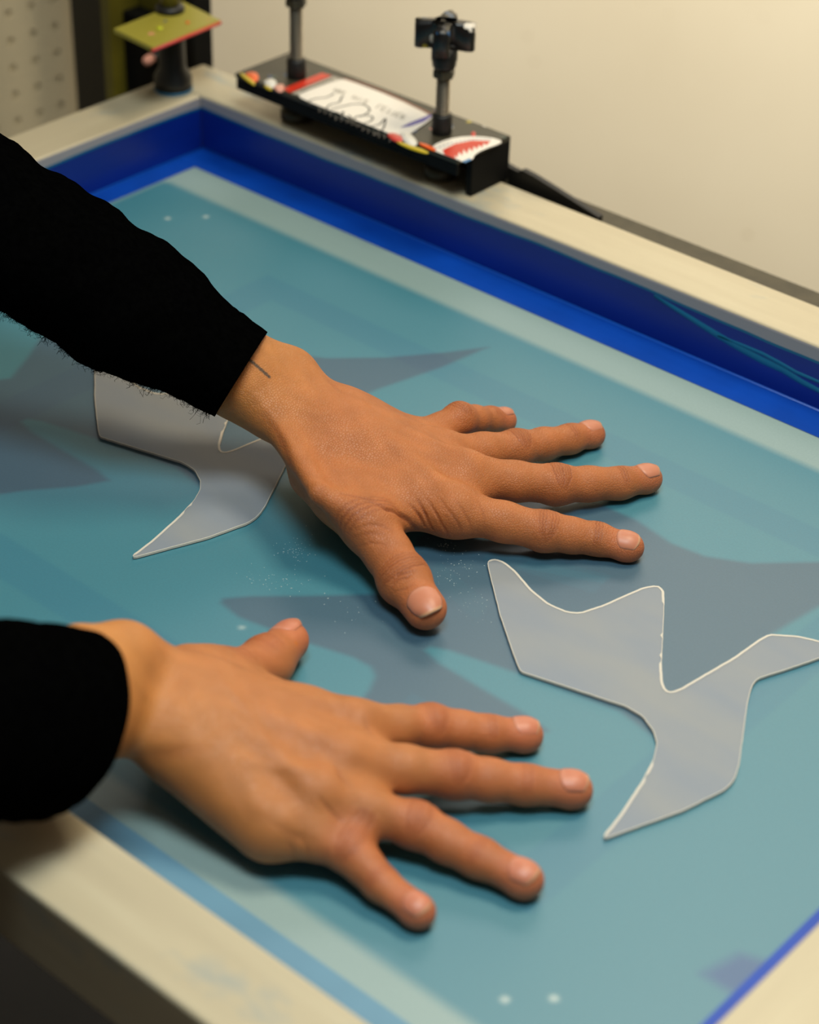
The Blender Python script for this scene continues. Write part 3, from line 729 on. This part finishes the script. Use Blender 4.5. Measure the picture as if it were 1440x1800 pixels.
def mm(p, z=None):
    return at(p[0], p[1], (p[2] if z is None else z) / 1000.) * 1000.
HANDS = {
 'left': dict(wr=24.5, cp=2.5, hy=.22,
  index=[(797, 897, 21), (957, 934, 12.5), (1050, 948, 8.6), (1103, 960, 7.2)], middle=[(815, 838, 23), (978, 852, 14), (1090, 850, 9), (1137, 841, 7.4)],
  ring=[(775, 800, 21), (908, 788, 13.5), (1002, 772, 8.6), (1038, 763, 7.2)], pinky=[(728, 778, 18), (808, 736, 22), (862, 738, 10.5), (886, 738, 7)],
  thumb=[(560, 830, 28), (655, 930, 22), (710, 1018, 13), (748, 1070, 11)], wrist=(515, 715, 42), cuff=(425, 657, 66), elbow=(-300, 205, 168),
  rad=dict(index=(10.6, 9.4, 7.9, 7.0), middle=(10.8, 9.6, 8.1, 7.1), ring=(10.2, 9.0, 7.6, 6.8), pinky=(8.8, 7.8, 6.7, 6.0), thumb=(15, 12.6, 10.6, 10.0)),
  roll=dict(index=.25, middle=.0, ring=-.1, pinky=-.25, thumb=.25)),
 'right': dict(wr=22.5, cp=1.5, hy=.34,
  index=[(625, 1280, 25), (757, 1277, 16), (859, 1290, 10), (922, 1291, 7.6)], middle=[(600, 1340, 27), (798, 1362, 16), (923, 1380, 10), (1006, 1387, 8)],
  ring=[(555, 1400, 25), (730, 1450, 14), (842, 1508, 9), (920, 1545, 7.6)], pinky=[(490, 1452, 19), (614, 1494, 13), (668, 1552, 9), (734, 1601, 7)],
  thumb=[(330, 1190, 30), (410, 1195, 18), (468, 1165, 12), (507, 1128, 10.5)], wrist=(232, 1212, 48), cuff=(130, 1240, 66), elbow=(-500, 1290, 150),
  rad=dict(index=(10.2, 8.8, 7.9, 7.1), middle=(10.8, 9.4, 8.3, 7.6), ring=(10.2, 9.0, 8.0, 7.3), pinky=(9.2, 8.3, 7.0, 6.3), thumb=(14, 12, 10.4, 9.6)),
  roll=dict(index=.0, middle=.05, ring=.1, pinky=.15, thumb=-.5)),
}
FN = ('index', 'middle', 'ring', 'pinky')
def unit(v): v = np.asarray(v, float); return v / np.linalg.norm(v)
def rotv(v, ax, a): ax = unit(ax); return v * math.cos(a) + np.cross(ax, v) * math.sin(a) + ax * (ax @ v) * (1 - math.cos(a))

def make_arm(side, parent, res, cref):
    D = HANDS[side]; J = {k: [mm(p) for p in D[k]] for k in FN + ('thumb',)}; R = D['rad']
    Wr, Cu, El = mm(D['wrist']), mm(D['cuff']), mm(D['elbow']); Z = np.array([0, 0, 1.])
    mc = {k: J[k][0] for k in FN}; sgn = 1 if side == 'left' else -1
    fwd = unit(mc['middle'] - Wr); lat = unit((mc['index'] - mc['pinky']) - fwd * ((mc['index'] - mc['pinky']) @ fwd)); nrm = unit(np.cross(lat, fwd)); nrm = nrm if nrm[2] > 0 else -nrm
    fa = unit(El - Wr); latw = unit(lat - fa * (lat @ fa)); nw = unit(np.cross(latw, fa)); nw = nw if nw[2] > 0 else -nw
    B = Body(); B.floor = 0.15; z3 = np.zeros(3)
    P = lambda a, b, r1, r2, m=1.0, n=Z: (np.array(a, np.float32), np.array(b, np.float32), r1, r2, m, np.array(n, np.float32))
    ln = np.linalg.norm(mc['middle'] - Wr)
    # forearm, wrist, carpus
    palm = [P(Wr + fa * 150, Wr + fa * 45, 22, 22, 1.15, nw), P(Wr + fa * 45, Wr + fa * 28, 22, 24.5, 1.3, nw), P(Wr + fa * 28, Wr, 24.5, D['wr'], 1.35, nw), P(Wr, Wr + fwd * ln * .30 - nrm * 2, D['wr'], D['wr'] + D['cp'], 1.6, nrm)]
    off = dict(index=12, middle=4.5, ring=-5, pinky=-13)
    for k in FN:
        base = Wr + fwd * ln * .28 + lat * off[k] - nrm * 3
        palm.append(P(base, mc[k] - nrm * 1.5, 13.5, R[k][0] + 1.0))
    # hypothenar, palm pad
    palm.append(P(Wr + fwd * ln * D['hy'] - lat * 15 - nrm * 8, mc['pinky'] - nrm * 5 - lat * 1 - fwd * 6, 14.5, 10.5))
    palm.append(P(Wr + fwd * ln * .4 - nrm * 6, mc['middle'] - nrm * 6, 17, 12, 1.2, nrm))
    B.add(palm, 13, 1)
    # thumb with its muscle and the web of skin to the index
    t0, t1, t2, t3 = J['thumb']; rt = R['thumb']; td = unit(t3 - t2)
    th = [P(t0, t1, rt[0], rt[1]), P(t1, t1 + (t2 - t1) * .5, rt[1], rt[2] + .1), P(t1 + (t2 - t1) * .5, t2, rt[2] + .1, rt[2] + .5), P(t2, t2, rt[2] + .9, rt[2] + .9), P(t2, t3, rt[2] + .3, rt[3], 1.06, rotv(Z, td, D['roll']['thumb']))]
    B.add(th, 5, 14)
    wm = t0 + (t1 - t0) * .85
    B.add([P(t0 + (t1 - t0) * .45, mc['index'] - fwd * 22 - nrm * 4, 11, 10), P(wm, mc['index'] - fwd * 13 - nrm * 5, 8.2, 8.5)], 8, 10)
    for k in FN:
        a, b, c, d = J[k]; r = R[k]
        f = [P(a, a + (b - a) * .55, r[0], (r[0] + r[1]) / 2 - .35), P(a + (b - a) * .55, b, (r[0] + r[1]) / 2 - .35, r[1] - .1), P(b, b, r[1] + .12, r[1] + .12),
             P(b, b + (c - b) * .5, r[1] - .1, (r[1] + r[2]) / 2 - .25), P(b + (c - b) * .5, c, (r[1] + r[2]) / 2 - .25, r[2]), P(c, d, r[2], r[3], 1.05, Z), P(d - Z * .8, d - Z * .8 + unit(d - c) * .6, r[3] + .1, r[3] - .1)]
        B.add(f, 3.5, 9)
    # knuckle heads and tendons seen under the skin
    for k in FN:
        B.add([P(mc[k] + nrm * (R[k][0] - 4.6), mc[k] + nrm * (R[k][0] - 4.6), 5.8, 5.8)], 1, 7)
        bt = Wr + fwd * ln * .38 + lat * off[k] * .55 + nrm * 9.2
        B.add([P(bt, mc[k] + nrm * (R[k][0] - 1.4) - fwd * 8, 2.2, 2.2)], 1, 6)
    if side == 'left':
        B.add([P(mm((512, 652, 52)), mm((516, 650, 52)), 9.5, 9.5)], 1, 16)
        # the two thumb tendons
        B.add([P(mm((478, 738, 47)), mm((560, 866, 40)), 4, 4), P(mm((560, 866, 40)), mm((640, 918, 29)), 4, 4)], 3, 16)
    else:
        B.add([P(mm((228, 1140, 66)), mm((228, 1140, 66)), 9, 9)], 1, 16)
    B.cuts = [((Wr + fa * 95).astype(np.float32), fa.astype(np.float32))]
    V, Q = B.surface(res); V = smooth_quads(V, Q, 1)
    f = B.eval(V); g = B.grad(V); V = V - (f / np.maximum((g * g).sum(1), .3))[:, None] * g * .9
    V = smooth_quads(V, Q, 1, .35)
    V, Q = subdiv(V, Q); V = smooth_quads(V, Q, 2, .5)
    N = B.grad(V.astype(np.float64), .5); N /= np.linalg.norm(N, axis=1)[:, None] + 1e-9
    disp = np.zeros(len(V)); dark = np.zeros(len(V)); pink = np.zeros(len(V)); knk = np.zeros(len(V))
    # joint creases
    def joint(Jp, Jprev, Jnext, r, offs, depth, wd, rl=0.0, lens=.55):
        nonlocal disp, dark, knk
        d = unit(Jnext - Jprev); u = unit(Z - d * (Z @ d)); u = rotv(u, d, rl); v = np.cross(d, u)
        s_ = np.where(np.linalg.norm(V - Jp, axis=1) < r * 2.1)[0]; p = V[s_] - Jp; s, h, t = p @ d, p @ u, p @ v
        ang = np.arctan2(t, h); on = np.clip((1.35 - abs(ang)) / .5, 0, 1)
        wob = .35 * np.sin(t * 1.3 + Jp[0]) + .25 * np.sin(t * 2.9 + Jp[1])
        for i, o_ in enumerate(offs):
            cen = o_ * (1 - lens * (ang / 1.1) ** 2) + wob * .5; gq = np.exp(-((s - cen) / wd) ** 2) * on * (0.6 + .4 * math.sin(i * 2.1 + Jp[2]) ** 2)
            disp[s_] -= depth * gq; dark[s_] = np.maximum(dark[s_], gq * .8)
        kn = np.exp(-(s / (r * .85)) ** 2) * on; knk[s_] = np.maximum(knk[s_], kn); disp[s_] += .22 * kn
    for k in FN:
        a, b, c, d = J[k]; r = R[k]; rl = D['roll'][k]
        joint(b, a, c, r[1], (-4.6, -3.0, -1.4, .2, 1.8, 3.4, 4.9), .34, .46, rl)
        joint(c, b, d, r[2], (-2.2, -.7, .9), .26, .42, rl, .2)
    joint(t2, t1, t3, rt[2], (-5, -3.2, -1.2, .8, 2.8, 4.4), .40, .55, D['roll']['thumb'], .35)
    joint(t1, t0, t2, rt[1], (-6, -3, 0, 3), .12, .8, D['roll']['thumb'], .2)
    # creases drawn where the photograph shows them, dropped onto the skin
    for pl, dep, wd in D.get('folds', ()):
        pts = []
        for px, py in pl:
            dr = CM @ _ray((px, py)); dr = dr / np.linalg.norm(dr); q = B.march(CP * 1000 + dr * 650., dr, 700.)
            if q is not None: pts.append(q)
        if len(pts) < 2: continue
        pts = np.array(pts); lo, hi = pts.min(0) - 5, pts.max(0) + 5
        s_ = np.where(((V > lo) & (V < hi)).all(1))[0]; p = V[s_]; best = np.full(len(s_), 9.); fade = np.ones(len(s_))
        n_ = len(pts) - 1
        for i in range(n_):
            ba = pts[i + 1] - pts[i]; t = np.clip(((p - pts[i]) @ ba) / (ba @ ba), 0, 1); dd = np.linalg.norm(p - (pts[i] + t[:, None] * ba), axis=1)
            up = dd < best; best[up] = dd[up]; fade[up] = np.sin(np.pi * np.clip((i + t[up]) / n_, .06, .94)) ** .5
        gq = np.exp(-(best / wd) ** 2) * fade; disp[s_] -= dep * gq
        if dep > 0: dark[s_] = np.maximum(dark[s_], gq * min(1, dep * 1.6))
    # broad uneven softness of the flesh
    disp += .16 * np.sin(V[:, 0] * .21 + 1.3 * np.sin(V[:, 1] * .13)) * np.sin(V[:, 1] * .19 + V[:, 2] * .1)
    V2 = V + N * disp[:, None]; V2[:, 2] = np.maximum(V2[:, 2], .12)
    # colour
    base = np.array(cref['base']); cols = np.tile(base, (len(V), 1))
    tipd = np.min([np.linalg.norm(V - J[k][3], axis=1) for k in FN + ('thumb',)], 0)
    fing = np.min([seg_dist(V, J[k][1], J[k][3]) for k in FN] + [seg_dist(V, t1, t3)], 0)
    wfac = np.clip(((V - Wr) @ (-fa)) / 45. + .55, 0, 1)[:, None]      # 0 up the arm, 1 on the hand
    cols = np.array(cref['arm']) * (1 - wfac) + cols * wfac
    k_ = np.clip((18 - fing) / 8, 0, 1)[:, None] * .75; cols = cols * (1 - k_) + np.array(cref['finger']) * k_
    k_ = np.clip((15 - tipd) / 8, 0, 1)[:, None] * .8; cols = cols * (1 - k_) + np.array(cref['tip']) * k_
    k_ = knk[:, None] * cref['kk']; cols = cols * (1 - k_) + np.array(cref['knuckle']) * k_
    cols = cols * (1 - cref['dk'] * dark[:, None] * np.array([.75, 1, 1]))
    cols *= (1 + .05 * np.sin(V[:, 0] * .33 + 2 * np.sin(V[:, 1] * .21)) * np.sin(V[:, 1] * .27 + V[:, 2] * .3))[:, None]
    if side == 'left':
        dr = [CM @ _ray(p) for p in ((436, 631), (473, 662))]; tp = [B.march(CP * 1000 + unit(q) * 650., unit(q), 700.) for q in dr]
        if tp[0] is not None and tp[1] is not None:
            dd = seg_dist(V, tp[0], tp[1]); tt = np.clip(1 - (dd - (.62 + .1 * np.sin(V[:, 0] * 3))) / .5, 0, 1)[:, None] * .85; cols = cols * (1 - tt) + np.array([.02, .022, .018]) * tt
        q = CM @ _ray((522, 905)); 
    else:
        for px, py, rr in ((203, 1150, 3.5),):
            q = unit(CM @ _ray((px, py))); q = B.march(CP * 1000 + q * 500., q, 700.)
            if q is not None:
                tt = (np.exp(-(np.linalg.norm(V - q, axis=1) / rr) ** 2) * .4)[:, None]; cols = cols * (1 - tt) + np.array(cref['finger']) * .75 * tt
        q = unit(CM @ _ray((521, 1131))); q = B.march(CP * 1000 + q * 500., q, 700.)
        if q is not None:
            tt = (np.exp(-(np.linalg.norm(V - q, axis=1) / 1.1) ** 2) * .75)[:, None]; cols = cols * (1 - tt) + np.array(lin(200, 110, 20)[:3]) * tt
    o = np_mesh('arm', V2 / 1000., Q, M['skin'] if side == 'left' else M['skin2'], parent, cols.astype(np.float32))
    o['label'] = cref['label']
    # nails
    for k in FN + ('thumb',):
        c_, d_ = J[k][2], J[k][3]; r = R[k][3]; dd = unit(d_ - c_); big = k == 'thumb'
        dd = unit(dd * np.array([1, 1, .35])) if not big else dd
        u = unit(Z - dd * (Z @ dd)); u = rotv(u, dd, D['roll'][k]); v = np.cross(dd, u)
        ln_ = (15.0 if big else 11.5) * (r / 7.0 if not big else 1); half = .98 if big else .95
        s1 = r * (1.0 if big else .84); s0 = s1 - ln_; nu, nv = 17, 19; G = np.zeros((nv, nu, 3))
        for j in range(nv):
            for i in range(nu):
                uu = -1 + 2 * i / (nu - 1); vv = j / (nv - 1)
                ca = s0 + ln_ * .22 * abs(uu) ** 2.6; cb = s1 - ln_ * .20 * abs(uu) ** 2.4; s = ca + (cb - ca) * vv
                a = uu * half; G[j, i] = d_ + dd * s + (u * math.cos(a) + v * math.sin(a)) * 17
        # march inward
        inn = np.zeros_like(G)
        for i in range(nu):
            a = (-1 + 2 * i / (nu - 1)) * half; inn[:, i] = -(u * math.cos(a) + v * math.sin(a))
        Pf = G.reshape(-1, 3); If = inn.reshape(-1, 3); t = np.zeros(len(Pf))
        for _ in range(50): t = np.minimum(t + np.maximum(B.eval(Pf + If * t[:, None]), 0) * .75, 16)
        rad = (17 - t).reshape(nv, nu)
        mid = rad[int(nv * .42)]
        for j in range(nv):
            vv = j / (nv - 1)
            if vv > .42: rad[j] = np.maximum(rad[j], mid - (1.9 if not big else 2.6) * ((vv - .42) / .58) ** 2)
        uu = np.linspace(-1, 1, nu)[None]; vv = np.linspace(0, 1, nv)[:, None]
        lift = .42 - .50 * abs(uu) ** 6 - .42 * np.clip(1 - vv / .10, 0, 1) ** 2 + 0 * vv
        top = (G + inn * (17 - rad - lift)[..., None]); bot = (G + inn * (17 - rad - lift + .75)[..., None])
        Vn = np.concatenate([top.reshape(-1, 3), bot.reshape(-1, 3)]); n_ = nu * nv; Fq = []
        for j in range(nv - 1):
            for i in range(nu - 1):
                a = j * nu + i; Fq.append((a, a + 1, a + nu + 1, a + nu)); Fq.append((n_ + a, n_ + a + nu, n_ + a + nu + 1, n_ + a + 1))
        rim = [i for i in range(nu)] + [j * nu + nu - 1 for j in range(1, nv)] + [(nv - 1) * nu + i for i in range(nu - 2, -1, -1)] + [j * nu for j in range(nv - 2, 0, -1)]
        for a, b in zip(rim, rim[1:] + rim[:1]): Fq.append((b, a, n_ + a, n_ + b))
        cn = np.tile(np.array(cref['nail']), (n_, 1)).reshape(nv, nu, 3); fe = np.clip((vv - .91) / .05, 0, 1) * np.ones_like(uu); cn = cn * (1 - fe[..., None] * .6) + np.array(lin(214, 178, 134)[:3]) * fe[..., None] * .6
        lu = np.clip(1 - np.hypot(uu / .7, vv / .22), 0, 1)[..., None] * .35; cn = cn * (1 - lu) + np.array(lin(218, 170, 146)[:3]) * lu
        me = bpy.data.meshes.new('fingernail'); me.from_pydata([tuple(p) for p in Vn / 1000.], [], Fq); me.update(); colattr(me, 'col', np.concatenate([cn.reshape(-1, 3)] * 2).astype(np.float32))
        link('thumbnail' if big else 'fingernail', me, M['nail'], o)
    return dict(W=Wr, E=El, fa=fa, cu=Cu, lat=latw, nw=nw, B=B)

# folds of skin: (polyline in the photo, depth mm, width mm); negative depth is a ridge
HANDS['left']['folds'] = [
 ([(640, 880), (680, 895), (710, 910), (733, 932), (737, 944)], 1.5, 1.2), ([(600, 868), (650, 878), (700, 898), (722, 915)], .5, .9),
 ([(735, 880), (748, 905), (760, 930), (770, 944)], .75, .8), ([(752, 878), (768, 905), (782, 930), (790, 945)], .45, .8), ([(722, 888), (738, 908), (746, 925), (750, 938)], .8, .8),
 ([(775, 880), (795, 905), (808, 925), (812, 942)], .3, .8), ([(800, 880), (815, 900), (826, 920), (830, 940)], .25, .8), ([(840, 880), (850, 905), (852, 930)], .22, .7),
 ([(690, 1025), (700, 1012), (712, 1008), (730, 1004)], .5, .7), ([(688, 1035), (700, 1020), (715, 1016), (728, 1008)], .4, .6), ([(694, 1040), (712, 1036), (728, 1028)], .25, .6),
 ([(625, 930), (650, 922), (672, 925), (690, 935)], .25, .9), ([(622, 945), (650, 938), (675, 940)], .2, .8), ([(632, 960), (655, 955), (680, 958)], .18, .8),
 ([(452, 700), (480, 740), (500, 765), (515, 785)], -.5, 3.0), ([(470, 730), (495, 775), (520, 835)], .5, 2.6),
 ([(560, 640), (575, 665), (600, 690)], .25, 1.6)]
HANDS['right']['folds'] = [
 ([(505, 1478), (514, 1495), (518, 1508)], .25, 1.1), ([(528, 1472), (540, 1492), (543, 1507)], .25, 1.1), ([(470, 1440), (520, 1470), (548, 1478)], .3, 2.2),
 ([(255, 1330), (300, 1322), (345, 1316)], .45, 3.2), ([(560, 1400), (580, 1425), (600, 1445)], .4, 1.2), ([(640, 1262), (648, 1285), (662, 1300)], .35, 1.2),
 ([(590, 1345), (600, 1368), (618, 1385)], .35, 1.2), ([(380, 1185), (430, 1240), (470, 1300)], -.5, 2.6), ([(420, 1330), (480, 1350), (540, 1350)], -.5, 2.6)]
person = empty('person', (0.33, -0.78, -0.9))
tag(person, 'person in a black sweater pressing both spread hands flat on the screen', 'person')
hold = empty('tmp'); 
SK = lambda *a: lin(*a)[:3]
A1 = make_arm('left', person, 1.0, dict(base=SK(180, 108, 58), arm=SK(182, 116, 56), finger=SK(182, 108, 60), tip=SK(190, 108, 68), knuckle=SK(146, 78, 36), nail=SK(198, 126, 96), kk=.24, dk=.46, label='left hand with spread fingers and a thin tattoo line on the wrist'))
A2 = make_arm('right', person, 1.1, dict(base=SK(182, 114, 64), arm=SK(192, 126, 64), finger=SK(186, 109, 64), tip=SK(194, 110, 74), knuckle=SK(166, 80, 46), nail=SK(200, 122, 92), kk=.2, dk=.34, label='right hand with spread fingers, nearest the viewer'))
bpy.data.objects.remove(hold)

# sleeves: cloth tubes from cuff to elbow to shoulder
def sleeve(A, sh, cuff_c, cuff_n, r_cuff, r_mid, r_el, seed, label, flat=1.12):
    rg = np.random.default_rng(seed)
    pts = [cuff_c, cuff_c + (A['E'] - cuff_c) * .33, cuff_c + (A['E'] - cuff_c) * .66, A['E'], A['E'] + (sh - A['E']) * .5, sh]
    # Catmull-Rom path
    path = []
    for i in range(len(pts) - 1):
        p0, p1, p2, p3 = pts[max(i - 1, 0)], pts[i], pts[i + 1], pts[min(i + 2, len(pts) - 1)]
        for t in np.linspace(0, 1, 34, endpoint=False): path.append(.5 * ((2 * p1) + (-p0 + p2) * t + (2 * p0 - 5 * p1 + 4 * p2 - p3) * t * t + (-p0 + 3 * p1 - 3 * p2 + p3) * t ** 3))
    path = np.array(path + [pts[-1]]); cum = np.concatenate([[0], np.cumsum(np.linalg.norm(np.diff(path, axis=0), axis=1))])
    n = 96; V = []; th = np.linspace(0, 2 * math.pi, n, endpoint=False); lat = A['lat']
    k1 = rg.uniform(0, 6, 8)
    rows = []
    for i, p in enumerate(path):
        d = unit(path[min(i + 1, len(path) - 1)] - path[max(i - 1, 0)])
        if i < 14: d = unit(cuff_n * (1 - i / 14) + d * (i / 14))
        lt = unit(lat - d * (lat @ d)); up = np.cross(d, lt); up = up if up[2] > 0 else -up
        s = cum[i]; r = np.interp(s, [0, 8, 22, 60, 140, 260, 520], [r_cuff, r_cuff + .8, r_cuff + 2.2, r_mid * .92 + r_cuff * .08, r_mid, r_el, r_el * 1.35])
        wr = 1 + .022 * np.sin(s * .11 + 2 * np.sin(th + k1[0]) + k1[1]) * np.clip((s - 15) / 30, 0, 1) + .022 * np.sin(s * .23 + 3 * np.sin(th * 2 + k1[2]) + k1[3]) * np.clip((s - 10) / 30, 0, 1) + .006 * np.sin(th * 9 + s * .5)
        rr = r * wr
        if 15 < s < 19: rr = rr - .5
        rows.append(p + (lt[None] * np.cos(th)[:, None] * rr[:, None] * flat + up[None] * np.sin(th)[:, None] * rr[:, None] / flat))
    # roll the hem inside
    inner = [rows[0] * .985 + path[0] * .015, rows[0] * .95 + path[0] * .05 + unit(path[1] - path[0]) * 1.0, rows[4] * .93 + path[4] * .07, rows[12] * .93 + path[12] * .07]
    hem = [inner[3], inner[2], inner[1], inner[0]]
    rows = hem + rows; V = np.concatenate(rows); Q = []
    for i in range(len(rows) - 1):
        a = i * n + np.arange(n); b = i * n + (np.arange(n) + 1) % n; Q.append(np.stack([a, b, b + n, a + n], 1))
    o = np_mesh('sleeve', V / 1000., np.concatenate(Q), M['cloth'], person); o['label'] = label
    return path, rows[4:], o
cl = mm((424, 658, 62)); vl = unit(cl / 1000. - CP); nl = unit(A1['E'] - cl); nl = unit(nl - vl * (nl @ vl) * .8)
p1, r1, s1 = sleeve(A1, np.array([215., -650., 400.]), cl, nl, 26.0, 38.5, 43.0, 3, 'black sleeve of the left arm with lint along its lower edge')
cr = mm((130, 1262, 74)); nr_ = unit(unit(A2['E'] - cr) + CM[:, 1] * .32)
p2, r2, s2 = sleeve(A2, np.array([500., -830., 430.]), cr, nr_, 31.0, 33.0, 40.0, 5, 'black sleeve of the right arm at the left edge')
# lint standing off the underside of the left sleeve
def lint():
    bm = bmesh.new(); rows = r1; n = 96
    cand = []
    for i in range(2, 100):
        R_ = rows[i]; pr = proj(R_ / 1000.); j = int(np.argmax(pr[:, 1] - .0 * pr[:, 0])); cand.append((i, j))
    for i, j in cand:
        c = p1[i]; dens = 14 if rng.random() < .6 else 44
        for _ in range(dens):
            jj = (j + int(rng.normal(0, 5))) % n; f = rng.random(); p = rows[i][jj] * (1 - f) + rows[i + 1][jj] * f; nr = unit(p - c)
            l = abs(rng.normal(0, 2.0)) + .5; q = [p - nr * .3]; d = nr.copy()
            for _k in range(4): d = unit(d + rng.normal(0, .75, 3)); q.append(q[-1] + d * l / 3)
            tube(bm, [tuple(x / 1000.) for x in q], float(rng.uniform(.05, .12)) / 1000., 3)
    o = obj('lint_fibres', bm, M['cloth'], s1); o['kind'] = 'stuff'
lint()
# torso, leaning over the front rail just outside the picture
def torso():
    secs = [(-200, -735, 345, 118, 165), (-100, -735, 345, 120, 168), (0, -732, 345, 112, 158), (180, -720, 345, 116, 175), (330, -700, 345, 120, 195), (420, -690, 345, 98, 190), (470, -680, 346, 62, 110), (500, -672, 346, 48, 52)]
    secs = sorted(secs); zz = np.linspace(-200, 500, 50); n = 64; rows = []
    arr = np.array(secs, float)
    for z in zz:
        y, x, ry, rx = [np.interp(z, arr[:, 0], arr[:, k]) for k in (1, 2, 3, 4)]
        t = np.linspace(0, 2 * math.pi, n, endpoint=False); w_ = 1 + .02 * np.sin(5 * t + z * .02)
        rows.append(np.stack([x + rx * np.cos(t) * w_, y + ry * np.sin(t) * w_, np.full(n, z)], 1))
    V = np.concatenate(rows); Q = []
    for i in range(len(rows) - 1):
        a = i * n + np.arange(n); b = i * n + (np.arange(n) + 1) % n; Q.append(np.stack([a, b, b + n, a + n], 1))
    np_mesh('sweater_body', V / 1000., np.concatenate(Q), M['cloth'], person)
    B = Body(); P = lambda a, b, r1, r2: (np.array(a, np.float32), np.array(b, np.float32), r1, r2, 1.0, np.array([0, 0, 1.], np.float32))
    B.add([P((345, -745, -120), (345, -745, -190), 105, 118)] + [P((345 + q, -745, -210), (345 + q * 1.15, -735, -520), 84, 60) for q in (-80, 80)] + [P((345 + q * 1.15, -735, -520), (345 + q * 1.2, -760, -880), 60, 46) for q in (-80, 80)], 40, 1)
    V, Q = B.surface(14); V = smooth_quads(V, Q, 2); np_mesh('trousers', V / 1000., Q, M['cloth'], person)
torso()
for o in person.children: o.location = -person.location

# the press below the screen: platen on a steel column, out of sight from the photograph's side
base = empty('pedestal_table', (0.35, -0.25, -0.9)); tag(base, 'black press table carrying the screen from below', 'table')
for nm, a in (('platen', (.12, .58, -.44, -.06, -.035, -.012)), ('column', (.30, .40, -.30, -.20, -.86, -.035)), ('foot_plate', (.08, .62, -.48, -.02, -.9, -.86)), ('side_beam', (.32, .38, -.22, .048, -.075, -.036))):
    bm = bmesh.new(); box(bm, *a, .003); o = obj(nm, bm, M['black'], base); o.location = (-.35, .25, .9)
